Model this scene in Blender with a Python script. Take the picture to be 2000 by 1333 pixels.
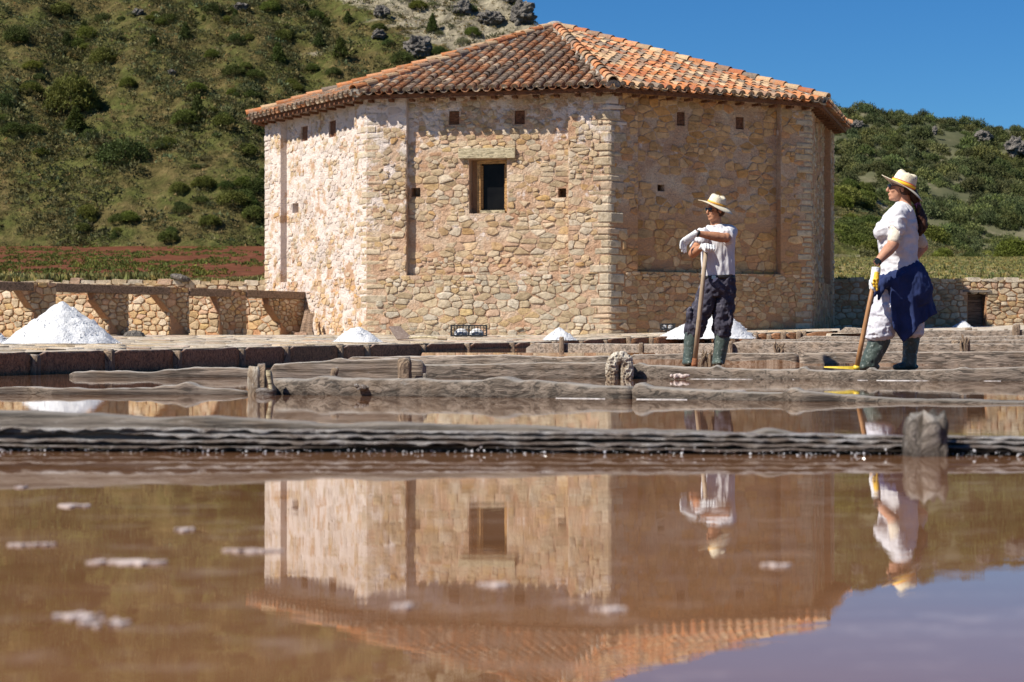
import bpy, bmesh, math, random
import numpy as np
from mathutils import Vector, Matrix, noise
from mathutils.geometry import delaunay_2d_cdt
R = math.radians
rnd = random.Random(7)
nrg = np.random.default_rng(7)
SC = bpy.context.scene
COL = SC.collection
for _o in list(bpy.data.objects):
    bpy.data.objects.remove(_o)

# ------------------------------------------------------------------ camera
F = 4078.0            # focal length measured in units of 1/2000 of the picture width
CZ = 0.30             # the camera stands 30 cm above the brine
cam_d = bpy.data.cameras.new('camera')
cam = bpy.data.objects.new('camera', cam_d); COL.objects.link(cam)
cam_d.sensor_width = 36.0
cam_d.lens = F / 2000 * 36.0
cam_d.shift_y = 9.5 / 2000
cam_d.clip_start = 0.05; cam_d.clip_end = 6000
cam_d.dof.use_dof = True
cam_d.dof.focus_distance = 22.0
cam_d.dof.aperture_fstop = 6.8
cam.location = (0, 0, CZ); cam.rotation_euler = (R(90), 0, 0)
SC.camera = cam
# ------------------------------------------------------------------ light
SUN_EL, SUN_AZ = 47.0, 61.0       # azimuth: degrees to the left of the direction towards the camera
sv = Vector((-math.sin(R(SUN_AZ))*math.cos(R(SUN_EL)), -math.cos(R(SUN_AZ))*math.cos(R(SUN_EL)), math.sin(R(SUN_EL))))
w = bpy.data.worlds.new('World'); SC.world = w; w.use_nodes = True
nt = w.node_tree
for n in list(nt.nodes): nt.nodes.remove(n)
sky = nt.nodes.new('ShaderNodeTexSky'); sky.sky_type = 'NISHITA'; sky.sun_disc = False
sky.sun_elevation = R(SUN_EL); sky.sun_rotation = math.atan2(sv.x, sv.y)
sky.altitude = 1000; sky.air_density = 1.0; sky.dust_density = 0.25; sky.ozone_density = 4.0
hs = nt.nodes.new('ShaderNodeHueSaturation'); hs.inputs['Saturation'].default_value = 1.25
bg = nt.nodes.new('ShaderNodeBackground'); bg.inputs['Strength'].default_value = 0.060
wo = nt.nodes.new('ShaderNodeOutputWorld')
nt.links.new(sky.outputs[0], hs.inputs['Color']); tn = nt.nodes.new('ShaderNodeMix'); tn.data_type = 'RGBA'; tn.blend_type = 'MULTIPLY'; tn.inputs[0].default_value = 1.0; tn.inputs[7].default_value = (.48, .78, 1.0, 1)
nt.links.new(hs.outputs[0], tn.inputs[6]); nt.links.new(tn.outputs[2], bg.inputs[0]); nt.links.new(bg.outputs[0], wo.inputs[0])
sun_d = bpy.data.lights.new('sun', 'SUN'); sun_d.energy = 5.0; sun_d.angle = R(0.53); sun_d.color = (1.0, 0.93, 0.82)
sun = bpy.data.objects.new('sun', sun_d); COL.objects.link(sun)
sun.rotation_euler = sv.to_track_quat('Z', 'Y').to_euler()
SC.view_settings.view_transform = 'Standard'; SC.view_settings.look = 'None'
SC.view_settings.exposure = 0.66; SC.view_settings.gamma = 1.0; SC.view_settings.use_curve_mapping = False
SC.render.engine = 'CYCLES'
SC.cycles.use_denoising = True
SC.cycles.max_bounces = 6; SC.cycles.sample_clamp_indirect = 6.0
SC.cycles.caustics_reflective = False; SC.cycles.caustics_refractive = False

# ------------------------------------------------------------------ helpers
def P(px, py, d):
    return Vector(((px-1000)/F*d, d, CZ+(676-py)/F*d))
def X(px, d): return (px-1000)/F*d
def Z(py, d): return CZ+(676-py)/F*d
def lerp(a, b, t): return a+(b-a)*t
def curve(kn, x):
    if x <= kn[0][0]: return kn[0][1]
    for (a, va), (b, vb) in zip(kn, kn[1:]):
        if x <= b: return va+(vb-va)*(x-a)/(b-a)
    return kn[-1][1]
def fn(x, y=0.0, z=0.0): return noise.noise(Vector((x, y, z)))
def fbm(x, y, z=0.0, o=4): return noise.fractal(Vector((x, y, z)), 0.6, 2.1, o)

def mat(name, build):
    m = bpy.data.materials.new(name); m.use_nodes = True
    t = m.node_tree; b = t.nodes['Principled BSDF']
    build(NB(t, b)); return m
class NB:
    """small helper to write procedural node trees"""
    def __init__(s, t, b): s.t = t; s.b = b; s._tc = None
    def n(s, ty, **k):
        x = s.t.nodes.new(ty)
        for a, v in k.items(): setattr(x, a, v)
        return x
    def l(s, a, b): s.t.links.new(a, b)
    def co(s, scale=(1, 1, 1), kind='Object', rot=(0, 0, 0)):
        if s._tc is None: s._tc = s.n('ShaderNodeTexCoord')
        mp = s.n('ShaderNodeMapping'); mp.inputs['Scale'].default_value = scale; mp.inputs['Rotation'].default_value = rot
        s.l(s._tc.outputs[kind], mp.inputs[0]); return mp.outputs[0]
    def noise(s, co, scale=5, det=4, rough=.55, dist=0.0):
        x = s.n('ShaderNodeTexNoise'); x.inputs['Scale'].default_value = scale; x.inputs['Detail'].default_value = det
        x.inputs['Roughness'].default_value = rough; x.inputs['Distortion'].default_value = dist
        s.l(co, x.inputs['Vector']); return x.outputs[0]
    def voro(s, co, scale=5, feat='F1', out='Distance'):
        x = s.n('ShaderNodeTexVoronoi', feature=feat); x.inputs['Scale'].default_value = scale
        s.l(co, x.inputs['Vector']); return x.outputs[out]
    def ramp(s, v, stops):
        x = s.n('ShaderNodeValToRGB'); e = x.color_ramp.elements
        while len(e) < len(stops): e.new(0.5)
        for q, (p, c) in zip(e, stops):
            q.position = p; q.color = (c, c, c, 1) if isinstance(c, (int, float)) else (*c, 1)
        s.l(v, x.inputs[0]); return x.outputs[0]
    def mix(s, f, a, b, kind='MIX'):
        x = s.n('ShaderNodeMix', data_type='RGBA', blend_type=kind)
        for sock, v in ((x.inputs[0], f), (x.inputs[6], a), (x.inputs[7], b)):
            if hasattr(v, 'is_linked'): s.l(v, sock)
            elif isinstance(v, (int, float)): sock.default_value = v if sock == x.inputs[0] else (v, v, v, 1)
            else: sock.default_value = (*v, 1)
        return x.outputs[2]
    def math(s, op, a, b=0.0, c=None, clamp=False):
        x = s.n('ShaderNodeMath', operation=op, use_clamp=clamp)
        for i, v in enumerate((a, b) if c is None else (a, b, c)):
            if hasattr(v, 'is_linked'): s.l(v, x.inputs[i])
            else: x.inputs[i].default_value = v
        return x.outputs[0]
    def attr(s, name, out='Color'):
        x = s.n('ShaderNodeAttribute', attribute_name=name); return x.outputs[out]
    def objcol(s): return s.n('ShaderNodeObjectInfo').outputs['Color']
    def objrand(s): return s.n('ShaderNodeObjectInfo').outputs['Random']
    def bump(s, h, strength=.5, dist=.01):
        x = s.n('ShaderNodeBump'); x.inputs['Strength'].default_value = strength; x.inputs['Distance'].default_value = dist
        s.l(h, x.inputs['Height']); s.l(x.outputs[0], s.b.inputs['Normal']); return x
    def set(s, base=None, rough=None, spec=None, metal=None, **k):
        for key, v in (('Base Color', base), ('Roughness', rough), ('Specular IOR Level', spec), ('Metallic', metal), *((a.replace('_', ' '), q) for a, q in k.items())):
            if v is None: continue
            i = s.b.inputs[key]
            if hasattr(v, 'is_linked'): s.l(v, i)
            elif isinstance(v, tuple): i.default_value = (*v, 1)
            else: i.default_value = v
    def sepz(s, co, ax=2):
        x = s.n('ShaderNodeSeparateXYZ'); s.l(co, x.inputs[0]); return x.outputs[ax]
    def pos(s, ax=2):
        g = s.n('ShaderNodeNewGeometry'); x = s.n('ShaderNodeSeparateXYZ'); s.l(g.outputs['Position'], x.inputs[0]); return x.outputs[ax]
    def wpos(s, scale=(1, 1, 1)):
        g = s.n('ShaderNodeNewGeometry'); mp = s.n('ShaderNodeMapping'); mp.inputs['Scale'].default_value = scale
        s.l(g.outputs['Position'], mp.inputs[0]); return mp.outputs[0]

def mesh(name, v, f, m, attrs=None, smooth=False):
    me = bpy.data.meshes.new(name)
    v = np.asarray(v, dtype=np.float32)
    if isinstance(f, np.ndarray):
        k = f.shape[1]
        me.vertices.add(len(v)); me.vertices.foreach_set('co', v.ravel())
        me.loops.add(f.size); me.loops.foreach_set('vertex_index', f.astype(np.int32).ravel())
        me.polygons.add(len(f)); me.polygons.foreach_set('loop_start', np.arange(0, f.size, k, dtype=np.int32))
        me.update(calc_edges=True)
    else:
        me.from_pydata([tuple(map(float, q)) for q in v], [], f); me.update()
    if attrs:
        for an, val in attrs.items():
            val = np.asarray(val, dtype=np.float32)
            if val.ndim == 1:
                a = me.attributes.new(an, 'FLOAT', 'POINT'); a.data.foreach_set('value', val)
            else:
                if val.shape[1] == 3: val = np.hstack([val, np.ones((len(val), 1), np.float32)])
                a = me.attributes.new(an, 'FLOAT_COLOR', 'POINT'); a.data.foreach_set('color', val.ravel())
    if m: me.materials.append(m)
    if smooth: me.polygons.foreach_set('use_smooth', [True]*len(me.polygons))
    return me
def link(name, me, parent=None, loc=None, kind=None):
    o = bpy.data.objects.new(name, me); COL.objects.link(o)
    if parent is not None: o.parent = parent
    if loc is not None: o.location = loc
    if kind: o['kind'] = kind
    return o
def tag(o, label, cat, group=None, kind=None):
    o['label'] = label; o['category'] = cat
    if group: o['group'] = group
    if kind: o['kind'] = kind
    return o
def thing(name, label, cat, loc=(0, 0, 0), group=None):
    o = bpy.data.objects.new(name, None); COL.objects.link(o); o.location = loc; o.empty_display_size = .2
    return tag(o, label, cat, group)
class MB:
    """collects shapes into ONE mesh; vertices are given in world space, origin is subtracted on build"""
    def __init__(s): s.v = []; s.f = []; s.c = []; s.l = []
    def add(s, vs, fs, col=(1, 1, 1), lime=0.0):
        b = len(s.v); s.v.extend(vs); s.f.extend([tuple(i+b for i in f) for f in fs])
        s.c.extend([col]*len(vs)); s.l.extend([lime]*len(vs) if isinstance(lime, (int, float)) else lime)
    def box(s, c, size, rot=None, **k):
        hx, hy, hz = size[0]/2, size[1]/2, size[2]/2
        vs = [Vector((sx*hx, sy*hy, sz*hz)) for sz in (-1, 1) for sy in (-1, 1) for sx in (-1, 1)]
        if rot is not None: vs = [rot @ q for q in vs]
        c = Vector(c); s.add([q+c for q in vs], [(0, 2, 3, 1), (4, 5, 7, 6), (0, 1, 5, 4), (2, 6, 7, 3), (0, 4, 6, 2), (1, 3, 7, 5)], **k)
    def build(s, name, m, parent=None, kind=None, smooth=False, origin=None):
        o0 = Vector(origin) if origin is not None else (parent_loc(parent) if parent is not None else Vector((0, 0, 0)))
        v = np.array([tuple(q) for q in s.v], dtype=np.float32) - np.array(tuple(o0), dtype=np.float32)
        me = mesh(name, v, s.f, m, {'tint': np.array(s.c, dtype=np.float32).reshape(-1, 3), 'lime': np.array(s.l, dtype=np.float32)}, smooth)
        ob = link(name, me, parent, None, kind)
        if parent is None: ob.location = o0
        return ob
def parent_loc(p):
    q = Vector((0, 0, 0))
    while p is not None: q = q+p.location; p = p.parent
    return q
def tube(pts, rad, n=12, side=None, cap=True):
    """elliptical loft; rad entries r or (a,b); side = direction of the a axis"""
    pts = [Vector(p) for p in pts]; vs = []; fs = []
    for i, p in enumerate(pts):
        t = (pts[min(i+1, len(pts)-1)]-pts[max(i-1, 0)]).normalized()
        s_ = Vector(side) if side is not None else (Vector((1, 0, 0)) if abs(t.x) < .8 else Vector((0, 1, 0)))
        b = t.cross(s_)
        if b.length < 1e-4: b = t.cross(Vector((0, .3, 1)))
        b.normalize(); a = b.cross(t).normalized()
        r = rad[i] if isinstance(rad, (list, tuple)) else rad
        ra, rb = r if isinstance(r, (list, tuple)) else (r, r)
        for k in range(n):
            an = 2*math.pi*k/n; vs.append(p+a*(ra*math.cos(an))+b*(rb*math.sin(an)))
    m_ = len(pts)
    for i in range(m_-1):
        for k in range(n):
            fs.append((i*n+k, i*n+(k+1) % n, (i+1)*n+(k+1) % n, (i+1)*n+k))
    if cap:
        fs.append(tuple(range(n))[::-1]); fs.append(tuple((m_-1)*n+k for k in range(n)))
    return vs, fs
def ball(c, r, rot=None, nu=14, nv=9):
    c = Vector(c); r = r if isinstance(r, (tuple, list)) else (r, r, r); vs = []; fs = []
    vs.append(Vector((0, 0, -1)))
    for i in range(1, nv):
        ph = -math.pi/2+math.pi*i/nv
        for k in range(nu):
            a = 2*math.pi*k/nu; vs.append(Vector((math.cos(ph)*math.cos(a), math.cos(ph)*math.sin(a), math.sin(ph))))
    vs.append(Vector((0, 0, 1)))
    for k in range(nu): fs.append((0, 1+(k+1) % nu, 1+k))
    for i in range(nv-2):
        for k in range(nu):
            a = 1+i*nu+k; b = 1+i*nu+(k+1) % nu; fs.append((a, b, b+nu, a+nu))
    t = len(vs)-1
    for k in range(nu): fs.append((t, t-nu+k, t-nu+(k+1) % nu))
    out = []
    for q in vs:
        q = Vector((q.x*r[0], q.y*r[1], q.z*r[2]))
        if rot is not None: q = rot @ q
        out.append(q+c)
    return out, fs
def remesh(mb, name, m, parent, voxel=.008, smooth=6, wrinkle=0.0, wscale=9.0, wdir=(1, 1, 1), fac=.5):
    """fuses overlapping lofts to one continuous surface"""
    me = mesh(name, [tuple(q) for q in mb.v], mb.f, None)
    bm = bmesh.new(); bm.from_mesh(me); bmesh.ops.recalc_face_normals(bm, faces=bm.faces); bm.to_mesh(me); bm.free()
    o = bpy.data.objects.new(name+'_tmp', me); COL.objects.link(o)
    a = o.modifiers.new('r', 'REMESH'); a.mode = 'VOXEL'; a.voxel_size = voxel
    if smooth:
        b = o.modifiers.new('s', 'SMOOTH'); b.iterations = smooth; b.factor = fac
    dg = bpy.context.evaluated_depsgraph_get(); dg.update()
    nm = bpy.data.meshes.new_from_object(o.evaluated_get(dg))
    bpy.data.objects.remove(o); bpy.data.meshes.remove(me)
    nv = len(nm.vertices); co = np.empty(nv*3, np.float32); nm.vertices.foreach_get('co', co); co = co.reshape(-1, 3)
    if wrinkle:
        no = np.empty(nv*3, np.float32); nm.vertices.foreach_get('normal', no); no = no.reshape(-1, 3)
        d = np.array([noise.fractal(Vector((c[0]*wscale*wdir[0], c[1]*wscale*wdir[1], c[2]*wscale*wdir[2])), .7, 2.0, 3) for c in co])
        ridge = 1-np.abs(d)*2.2
        co = co+no*(ridge*wrinkle)[:, None]
    co = co-np.array(tuple(parent_loc(parent)), np.float32)
    nm.vertices.foreach_set('co', co.ravel()); nm.update(); nm.materials.clear(); nm.materials.append(m); nm.name = name
    nm.polygons.foreach_set('use_smooth', [True]*len(nm.polygons))
    return link(name, nm, parent)

# ------------------------------------------------------------------ materials
def _stone(b):
    at = b.attr('tint'); wp = b.wpos()
    n1 = b.noise(wp, 9, 5, .62); n2 = b.noise(wp, 60, 3, .6)
    c = b.mix(1.0, at, b.ramp(n1, [(.3, (.72, .66, .58)), (.5, (1.0, .98, .95)), (.72, (1.2, 1.16, 1.1))]), 'MULTIPLY')
    lime = b.attr('lime', 'Fac')
    ln = b.noise(wp, 2.3, 6, .68)
    msk = b.ramp(b.math('ADD', ln, b.math('MULTIPLY_ADD', lime, .62, -.28)), [(.5, 0), (.57, 1)])
    c = b.mix(b.math('MULTIPLY', msk, .8), c, (.66, .58, .53))
    grime = b.ramp(b.noise(wp, 1.1, 4, .6), [(.35, .78), (.6, 1.0)])
    c = b.mix(1.0, c, grime, 'MULTIPLY')
    b.set(c, .92, .25); b.bump(b.math('ADD', n1, b.math('MULTIPLY', n2, .6)), 1.0, .035)
M_STONE = mat('rubble_stone', _stone)
def _mortar(b):
    wp = b.wpos(); n = b.noise(wp, 1.6, 5, .6); n2 = b.noise(wp, 28, 5, .65)
    c = b.ramp(n, [(.32, (.40, .235, .145)), (.5, (.50, .345, .235)), (.66, (.55, .44, .33))])
    c = b.mix(1.0, c, b.ramp(n2, [(.3, .72), (.65, 1.15)]), 'MULTIPLY')
    lime = b.attr('lime', 'Fac')
    msk = b.ramp(b.math('ADD', b.noise(wp, 2.3, 6, .68), b.math('MULTIPLY_ADD', lime, .62, -.28)), [(.48, 0), (.55, 1)])
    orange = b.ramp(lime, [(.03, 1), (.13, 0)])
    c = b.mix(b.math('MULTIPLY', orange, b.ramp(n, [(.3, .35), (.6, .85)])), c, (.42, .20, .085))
    c = b.mix(b.math('MULTIPLY', msk, .85), c, (.68, .60, .555))
    b.set(c, .95, .2); b.bump(b.math('ADD', n2, b.math('MULTIPLY', b.noise(wp, 9, 3), 1.5)), 1.0, .035)
M_MORTAR = mat('lime_mortar', _mortar)
def _tile(b):
    c = b.mix(1.0, b.attr('tint'), b.objcol(), 'MULTIPLY'); wp = b.wpos()
    n = b.noise(wp, 5, 5, .65); n2 = b.noise(wp, 26, 4, .65)
    c = b.mix(1.0, c, b.ramp(n2, [(.3, .65), (.62, 1.12)]), 'MULTIPLY')
    c = b.mix(b.math('MULTIPLY', b.ramp(n, [(.52, 0), (.64, 1)]), .55), c, (.24, .20, .155))
    c = b.mix(b.math('MULTIPLY', b.ramp(b.noise(wp, 11, 4, .7), [(.62, 0), (.68, 1)]), .6), c, (.42, .34, .22))
    b.set(c, .9, .2); b.bump(n2, .7, .01)
M_TILE = mat('terracotta_tile', _tile)
def _wood(b, base=(.215, .18, .15), dark=(.075, .06, .048), sc=(1, 1, 1), salt=.0, warm=.5, top=(.42, .40, .375)):
    co = b.co((.55*sc[0], 8*sc[1], 8*sc[2])); n = b.noise(co, 2.4, 6, .7, .9); g = b.noise(b.co((.6*sc[0], 14*sc[1], 14*sc[2])), 2.4, 5, .6, .9)
    c = b.mix(b.ramp(n, [(.36, 0), (.58, 1)]), dark, tuple(q*1.25 for q in base))
    c = b.mix(b.math('MULTIPLY', b.ramp(g, [(.40, 1), (.46, 0)]), .85), c, tuple(q*.25 for q in base))
    c = b.mix(b.math('MULTIPLY', b.ramp(b.noise(b.wpos(), 3, 4, .6), [(.5, 0), (.7, 1)]), warm), c, (.27, .18, .11))
    if salt:
        wp = b.wpos((1, 1, 2.2)); m = b.ramp(b.math('ADD', b.noise(wp, 9, 6, .75), salt-.5), [(.60, 0), (.72, 1)])
        c = b.mix(b.math('MULTIPLY', m, .55), c, (.46, .45, .44))
    if salt:
        gn = b.n('ShaderNodeNewGeometry'); nz = b.sepz(gn.outputs['Normal']); tp = b.ramp(b.math('ADD', nz, b.math('MULTIPLY_ADD', b.noise(b.wpos((1, 1, 1)), 11, 5, .7), .9, -.45)), [(.55, 0), (.9, 1)])
        c = b.mix(b.math('MULTIPLY', tp, .6), c, top)
    wet = b.ramp(b.pos(2), [(.0, .5), (.05, 1.0)])
    if salt: c = b.mix(1.0, c, wet, 'MULTIPLY')
    c = b.mix(1.0, c, b.objcol(), 'MULTIPLY')
    b.set(c, .8, .3); b.bump(b.math('ADD', n, b.math('MULTIPLY', g, .8)), 1.0, .016)
M_LOG = mat('weathered_salt_wood', lambda b: _wood(b, salt=.47, warm=.3))
M_LOGNEAR = mat('wet_crusted_wood', lambda b: _wood(b, (.19, .17, .15), (.08, .068, .056), salt=.47, warm=.3, top=(.24, .225, .21)))
M_WOODDARK = mat('brine_stained_board', lambda b: _wood(b, (.34, .17, .085), (.13, .065, .032), salt=.15, warm=.2))
M_BEAM = mat('old_beam_wood', lambda b: _wood(b, (.24, .16, .11), (.10, .065, .04), warm=.5))
M_EAVE = mat('eave_timber', lambda b: _wood(b, (.16, .065, .03), (.06, .025, .012), warm=.2))
M_FRAME = mat('pine_window_frame', lambda b: _wood(b, (.42, .25, .10), (.26, .14, .055), warm=.3))
M_LINTEL = mat('pale_lintel_wood', lambda b: _wood(b, (.42, .36, .24), (.24, .20, .12), warm=.2))
M_POST = mat('stub_post_wood', lambda b: _wood(b, (.30, .22, .15), (.10, .07, .05), (14, 14, .09), salt=.45, warm=.4))
M_POSTNEAR = mat('near_post_wood', lambda b: _wood(b, (.19, .165, .145), (.06, .05, .042), (9, 9, .5), salt=.50, warm=.2))
def _handle(b):
    n = b.noise(b.co((30, 30, 3)), 3, 4, .6, .5); b.set(b.ramp(n, [(.3, (.22, .15, .09)), (.7, (.42, .33, .23))]), .6, .4); b.bump(n, .3, .004)
M_HANDLE = mat('worn_handle_wood', _handle)
M_HANDLE2 = mat('orange_handle_wood', lambda b: b.set(b.ramp(b.noise(b.co((30, 30, 3)), 3, 4, .6, .5), [(.3, (.24, .11, .045)), (.7, (.40, .22, .10))]), .5, .4))
M_RUST = mat('rusty_ferrule', lambda b: b.set(b.ramp(b.noise(b.co(), 60, 4), [(.3, (.12, .045, .02)), (.7, (.30, .12, .05))]), .8, .3))
M_YELLOW = mat('yellow_plastic', lambda b: b.set(b.ramp(b.noise(b.co(), 25, 4), [(.35, (.62, .42, .03)), (.7, (.78, .60, .08))]), .45, .5))
M_BLACKPL = mat('black_plastic', lambda b: b.set(b.ramp(b.noise(b.co(), 30, 3), [(.3, .012), (.7, .03)]), .45, .5))
M_GLASS = mat('window_pane_glass', lambda b: b.set(b.ramp(b.noise(b.co(), 3, 3), [(.3, (.004, .004, .005)), (.7, (.010, .010, .010))]), .25, .08))
def _salt(b):
    wp = b.wpos(); n = b.noise(wp, 35, 5, .7); n2 = b.noise(wp, 7, 4, .6)
    b.set(b.ramp(n2, [(.3, (.58, .60, .64)), (.6, (.70, .71, .72))]), .75, .4, Subsurface_Weight=0.0)
    b.bump(b.math('ADD', n, b.math('MULTIPLY', n2, 2.0)), 1.0, .03)
M_SALT = mat('white_salt', _salt)
def _crust(b):
    wp = b.wpos((1, 1, 3)); n = b.noise(wp, 14, 6, .72); m = b.ramp(b.math('ADD', b.noise(wp, 9, 6, .75), b.math('MULTIPLY_ADD', b.pos(2), 2.5, -.09)), [(.44, 0), (.68, 1)])
    c = b.mix(m, (.10, .075, .058), (.31, .30, .295)); b.set(c, b.ramp(n, [(.3, .15), (.7, .6)]), .5); b.bump(n, 1.0, .02)
M_CRUST = mat('salt_crust', _crust)
def _knob(b):
    wp = b.wpos((1, 1, .4)); n = b.noise(wp, 22, 6, .72, .5); m = b.ramp(b.math('ADD', n, b.math('MULTIPLY', b.pos(2), .8)), [(.5, 0), (.75, 1)])
    b.set(b.mix(m, (.26, .20, .14), (.62, .58, .50)), .8, .3); b.bump(n, 1.0, .03)
M_KNOB = mat('salt_encrusted_stump', _knob)
def _flake(b): b.set(b.ramp(b.noise(b.wpos(), 18, 4, .6), [(.3, (.34, .27, .24)), (.7, (.54, .46, .43))]), .6, .4)
M_FLAKE = mat('floating_salt_skin', _flake)
def _water(b):
    wp = b.wpos((1, 1, 1)); n = b.noise(b.wpos((2.2, 5.5, 1)), 2.0, 2, .5, .3); n2 = b.noise(b.wpos((8, 22, 1)), 1.6, 2, .5)
    mud = b.noise(b.wpos((.5, 1.0, 1)), 1.3, 5, .62, .6)
    skin = b.ramp(b.noise(b.wpos((2.2, 3.4, 1)), 2.6, 6, .72), [(.54, 0), (.66, 1)])
    c = b.ramp(mud, [(.3, (.145, .066, .028)), (.55, (.20, .10, .050)), (.75, (.26, .155, .095))])
    c = b.mix(b.math('MULTIPLY', skin, .36), c, (.44, .32, .27))
    b.set(c, b.math('MULTIPLY_ADD', skin, .06, .004), .5, IOR=1.34)
    b.bump(b.math('ADD', n, b.math('MULTIPLY', n2, .10)), 1.0, .00018)
M_WATER = mat('brown_brine', _water)
def _floor(b):
    n = b.noise(b.wpos(), 4, 5, .65); b.set(b.ramp(n, [(.35, (.13, .09, .065)), (.6, (.26, .21, .18)), (.7, (.5, .47, .45))]), b.ramp(n, [(.4, .15), (.6, .7)]), .5); b.bump(n, .6, .02)
M_FLOOR = mat('wet_pan_floor', _floor)
def _pave(b):
    wp = b.wpos(); n = b.noise(wp, 3, 5, .65); b.set(b.ramp(n, [(.3, (.26, .20, .14)), (.5, (.42, .36, .28)), (.7, (.60, .57, .53))]), .9, .25); b.bump(b.noise(wp, 15, 4), .8, .02)
M_PAVE = mat('terrace_paving', _pave)
def _soil(b):
    wp = b.wpos(); n = b.noise(wp, 1.2, 6, .7); g = b.noise(b.wpos((.12, .05, 0)), 1.5, 4, .6)
    c = b.ramp(n, [(.3, (.055, .018, .008)), (.48, (.105, .034, .014)), (.64, (.16, .058, .028)), (.74, (.24, .15, .10))])
    xx = b.ramp(b.math('MULTIPLY_ADD', b.pos(0), .04, .25), [(.5, 0), (.62, 1)])
    yy = b.ramp(b.math('MULTIPLY_ADD', b.pos(1), -.02, 2.1), [(.45, 0), (.62, 1)])
    gr = b.ramp(b.noise(wp, .7, 5, .6), [(.35, (.12, .125, .035)), (.5, (.20, .17, .07)), (.65, (.27, .20, .10))])
    c = b.mix(b.math('MULTIPLY', xx, b.ramp(g, [(.35, .45), (.5, 1)])), c, gr)
    b.set(c, .95, .15); b.bump(n, 1.0, .12)
M_SOIL = mat('red_field_soil', _soil)
def _hill(b, far=False):
    wp = b.wpos(); n = b.noise(wp, .25, 7, .68); n2 = b.noise(b.wpos((1, 1, 1)), 1.1, 6, .7); st = b.noise(b.wpos((.28, .5, .9)), .35, 5, .65, .8)
    c = b.ramp(n2, [(.3, (.035, .030, .010)), (.45, (.080, .066, .024)), (.6, (.135, .105, .042)), (.75, (.22, .165, .075))])
    c = b.mix(b.ramp(n, [(.42, 0), (.58, .8)]), c, b.ramp(n2, [(.3, (.034, .042, .009)), (.65, (.10, .115, .030))]))
    s_ = b.math('ADD', b.math('MULTIPLY_ADD', b.pos(2), .045, -.80), b.math('MULTIPLY', b.pos(0), .035))
    s_ = b.math('MINIMUM', s_, .35); s_ = b.math('MULTIPLY', s_, b.ramp(b.math('MULTIPLY', b.pos(1), .001), [(.30, 1), (.31, 0)]))
    s_ = b.math('MULTIPLY', s_, b.ramp(b.math('MULTIPLY', b.pos(0), .05), [(.45, 1), (.6, 0)])); s_ = b.math('MAXIMUM', s_, -.10)
    rock = b.ramp(b.math('ADD', st, s_), [(.56, 0), (.64, 1)])
    c = b.mix(b.math('MULTIPLY', rock, .9), c, b.ramp(n2, [(.35, (.14, .12, .085)), (.65, (.42, .37, .27))]))
    b.set(c, .97, .1); b.bump(b.math('ADD', n2, n), 1.0, .6)
M_HILL = mat('scrub_hillside_ground', _hill)
def _rock(b):
    wp = b.wpos(); n = b.noise(wp, 1.2, 7, .7); v = b.noise(b.wpos((1, 1, .5)), 3.5, 5, .7)
    b.set(b.ramp(v, [(.3, (.055, .050, .045)), (.5, (.17, .155, .14)), (.7, (.30, .27, .23))]), .95, .2); b.bump(b.math('ADD', n, v), 1.0, .5)
M_ROCK = mat('grey_limestone', _rock)
def leafmat(name, c0, c1, c2):
    def f(b):
        n = b.noise(b.wpos(), 1.3, 4, .6); at = b.attr('tint')
        c = b.ramp(n, [(.3, c0), (.5, c1), (.7, c2)])
        c = b.mix(1.0, c, at, 'MULTIPLY'); c = b.mix(1.0, c, b.objcol(), 'MULTIPLY')
        b.set(c, .75, .2, Subsurface_Weight=0.0)
        tr = b.n('ShaderNodeBsdfTranslucent'); mx = b.n('ShaderNodeMixShader'); mx.inputs[0].default_value = .22
        b.l(c, tr.inputs[0]); b.l(b.b.outputs[0], mx.inputs[1]); b.l(tr.outputs[0], mx.inputs[2])
        b.l(mx.outputs[0], [q for q in b.t.nodes if q.type == 'OUTPUT_MATERIAL'][0].inputs[0])
    return mat(name, f)
M_LEAF = leafmat('shrub_foliage', (.075, .085, .016), (.12, .14, .026), (.17, .185, .04))
M_LEAFDK = leafmat('evergreen_foliage', (.045, .062, .013), (.068, .090, .020), (.10, .125, .032))
M_SCRUB = leafmat('grey_scrub_foliage', (.088, .092, .036), (.14, .14, .056), (.20, .182, .08))
M_OAK = leafmat('holm_oak_foliage', (.055, .075, .026), (.090, .11, .038), (.14, .15, .055))
M_GRASS = leafmat('grass_blades', (.12, .13, .035), (.19, .18, .06), (.30, .25, .11))
M_BARK = mat('shrub_bark', lambda b: b.set(b.ramp(b.noise(b.co(), 12, 4), [(.3, (.06, .045, .03)), (.7, (.14, .11, .08))]), .9, .2))
def cloth(name, c0, c1, sc=14, rough=.85, bump=.006, spot=None):
    def f(b):
        co = b.co(); n = b.noise(co, sc, 4, .6); w_ = b.noise(b.co((1, 1, .45)), sc*.8, 3, .55, .6)
        c = b.ramp(n, [(.35, c0), (.65, c1)])
        if spot: c = b.mix(b.math('MULTIPLY', b.ramp(b.noise(co, spot[1], 6, .7), [(spot[2], 0), (spot[2]+.1, 1)]), .75), c, spot[0])
        b.set(c, rough, .25); b.bump(b.math('ADD', w_, b.math('MULTIPLY', b.noise(co, 160, 2), .1)), .9, bump)
    return mat(name, f)
M_SKIN = cloth('tanned_skin', (.34, .155, .085), (.45, .225, .13), 30, .55, .001)
M_SKIN2 = cloth('fair_tanned_skin', (.38, .19, .12), (.48, .26, .17), 30, .5, .001)
M_TSHIRT = cloth('white_cotton', (.50, .50, .53), (.60, .60, .63), 9, .9, .012)
M_NAVY = cloth('dark_navy_workwear', (.022, .020, .032), (.055, .052, .075), 11, .85, .014, ((.16, .155, .18), 9, .56))
M_WHITEPANT = cloth('white_work_trousers', (.47, .47, .53), (.57, .57, .62), 9, .9, .016)
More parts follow.
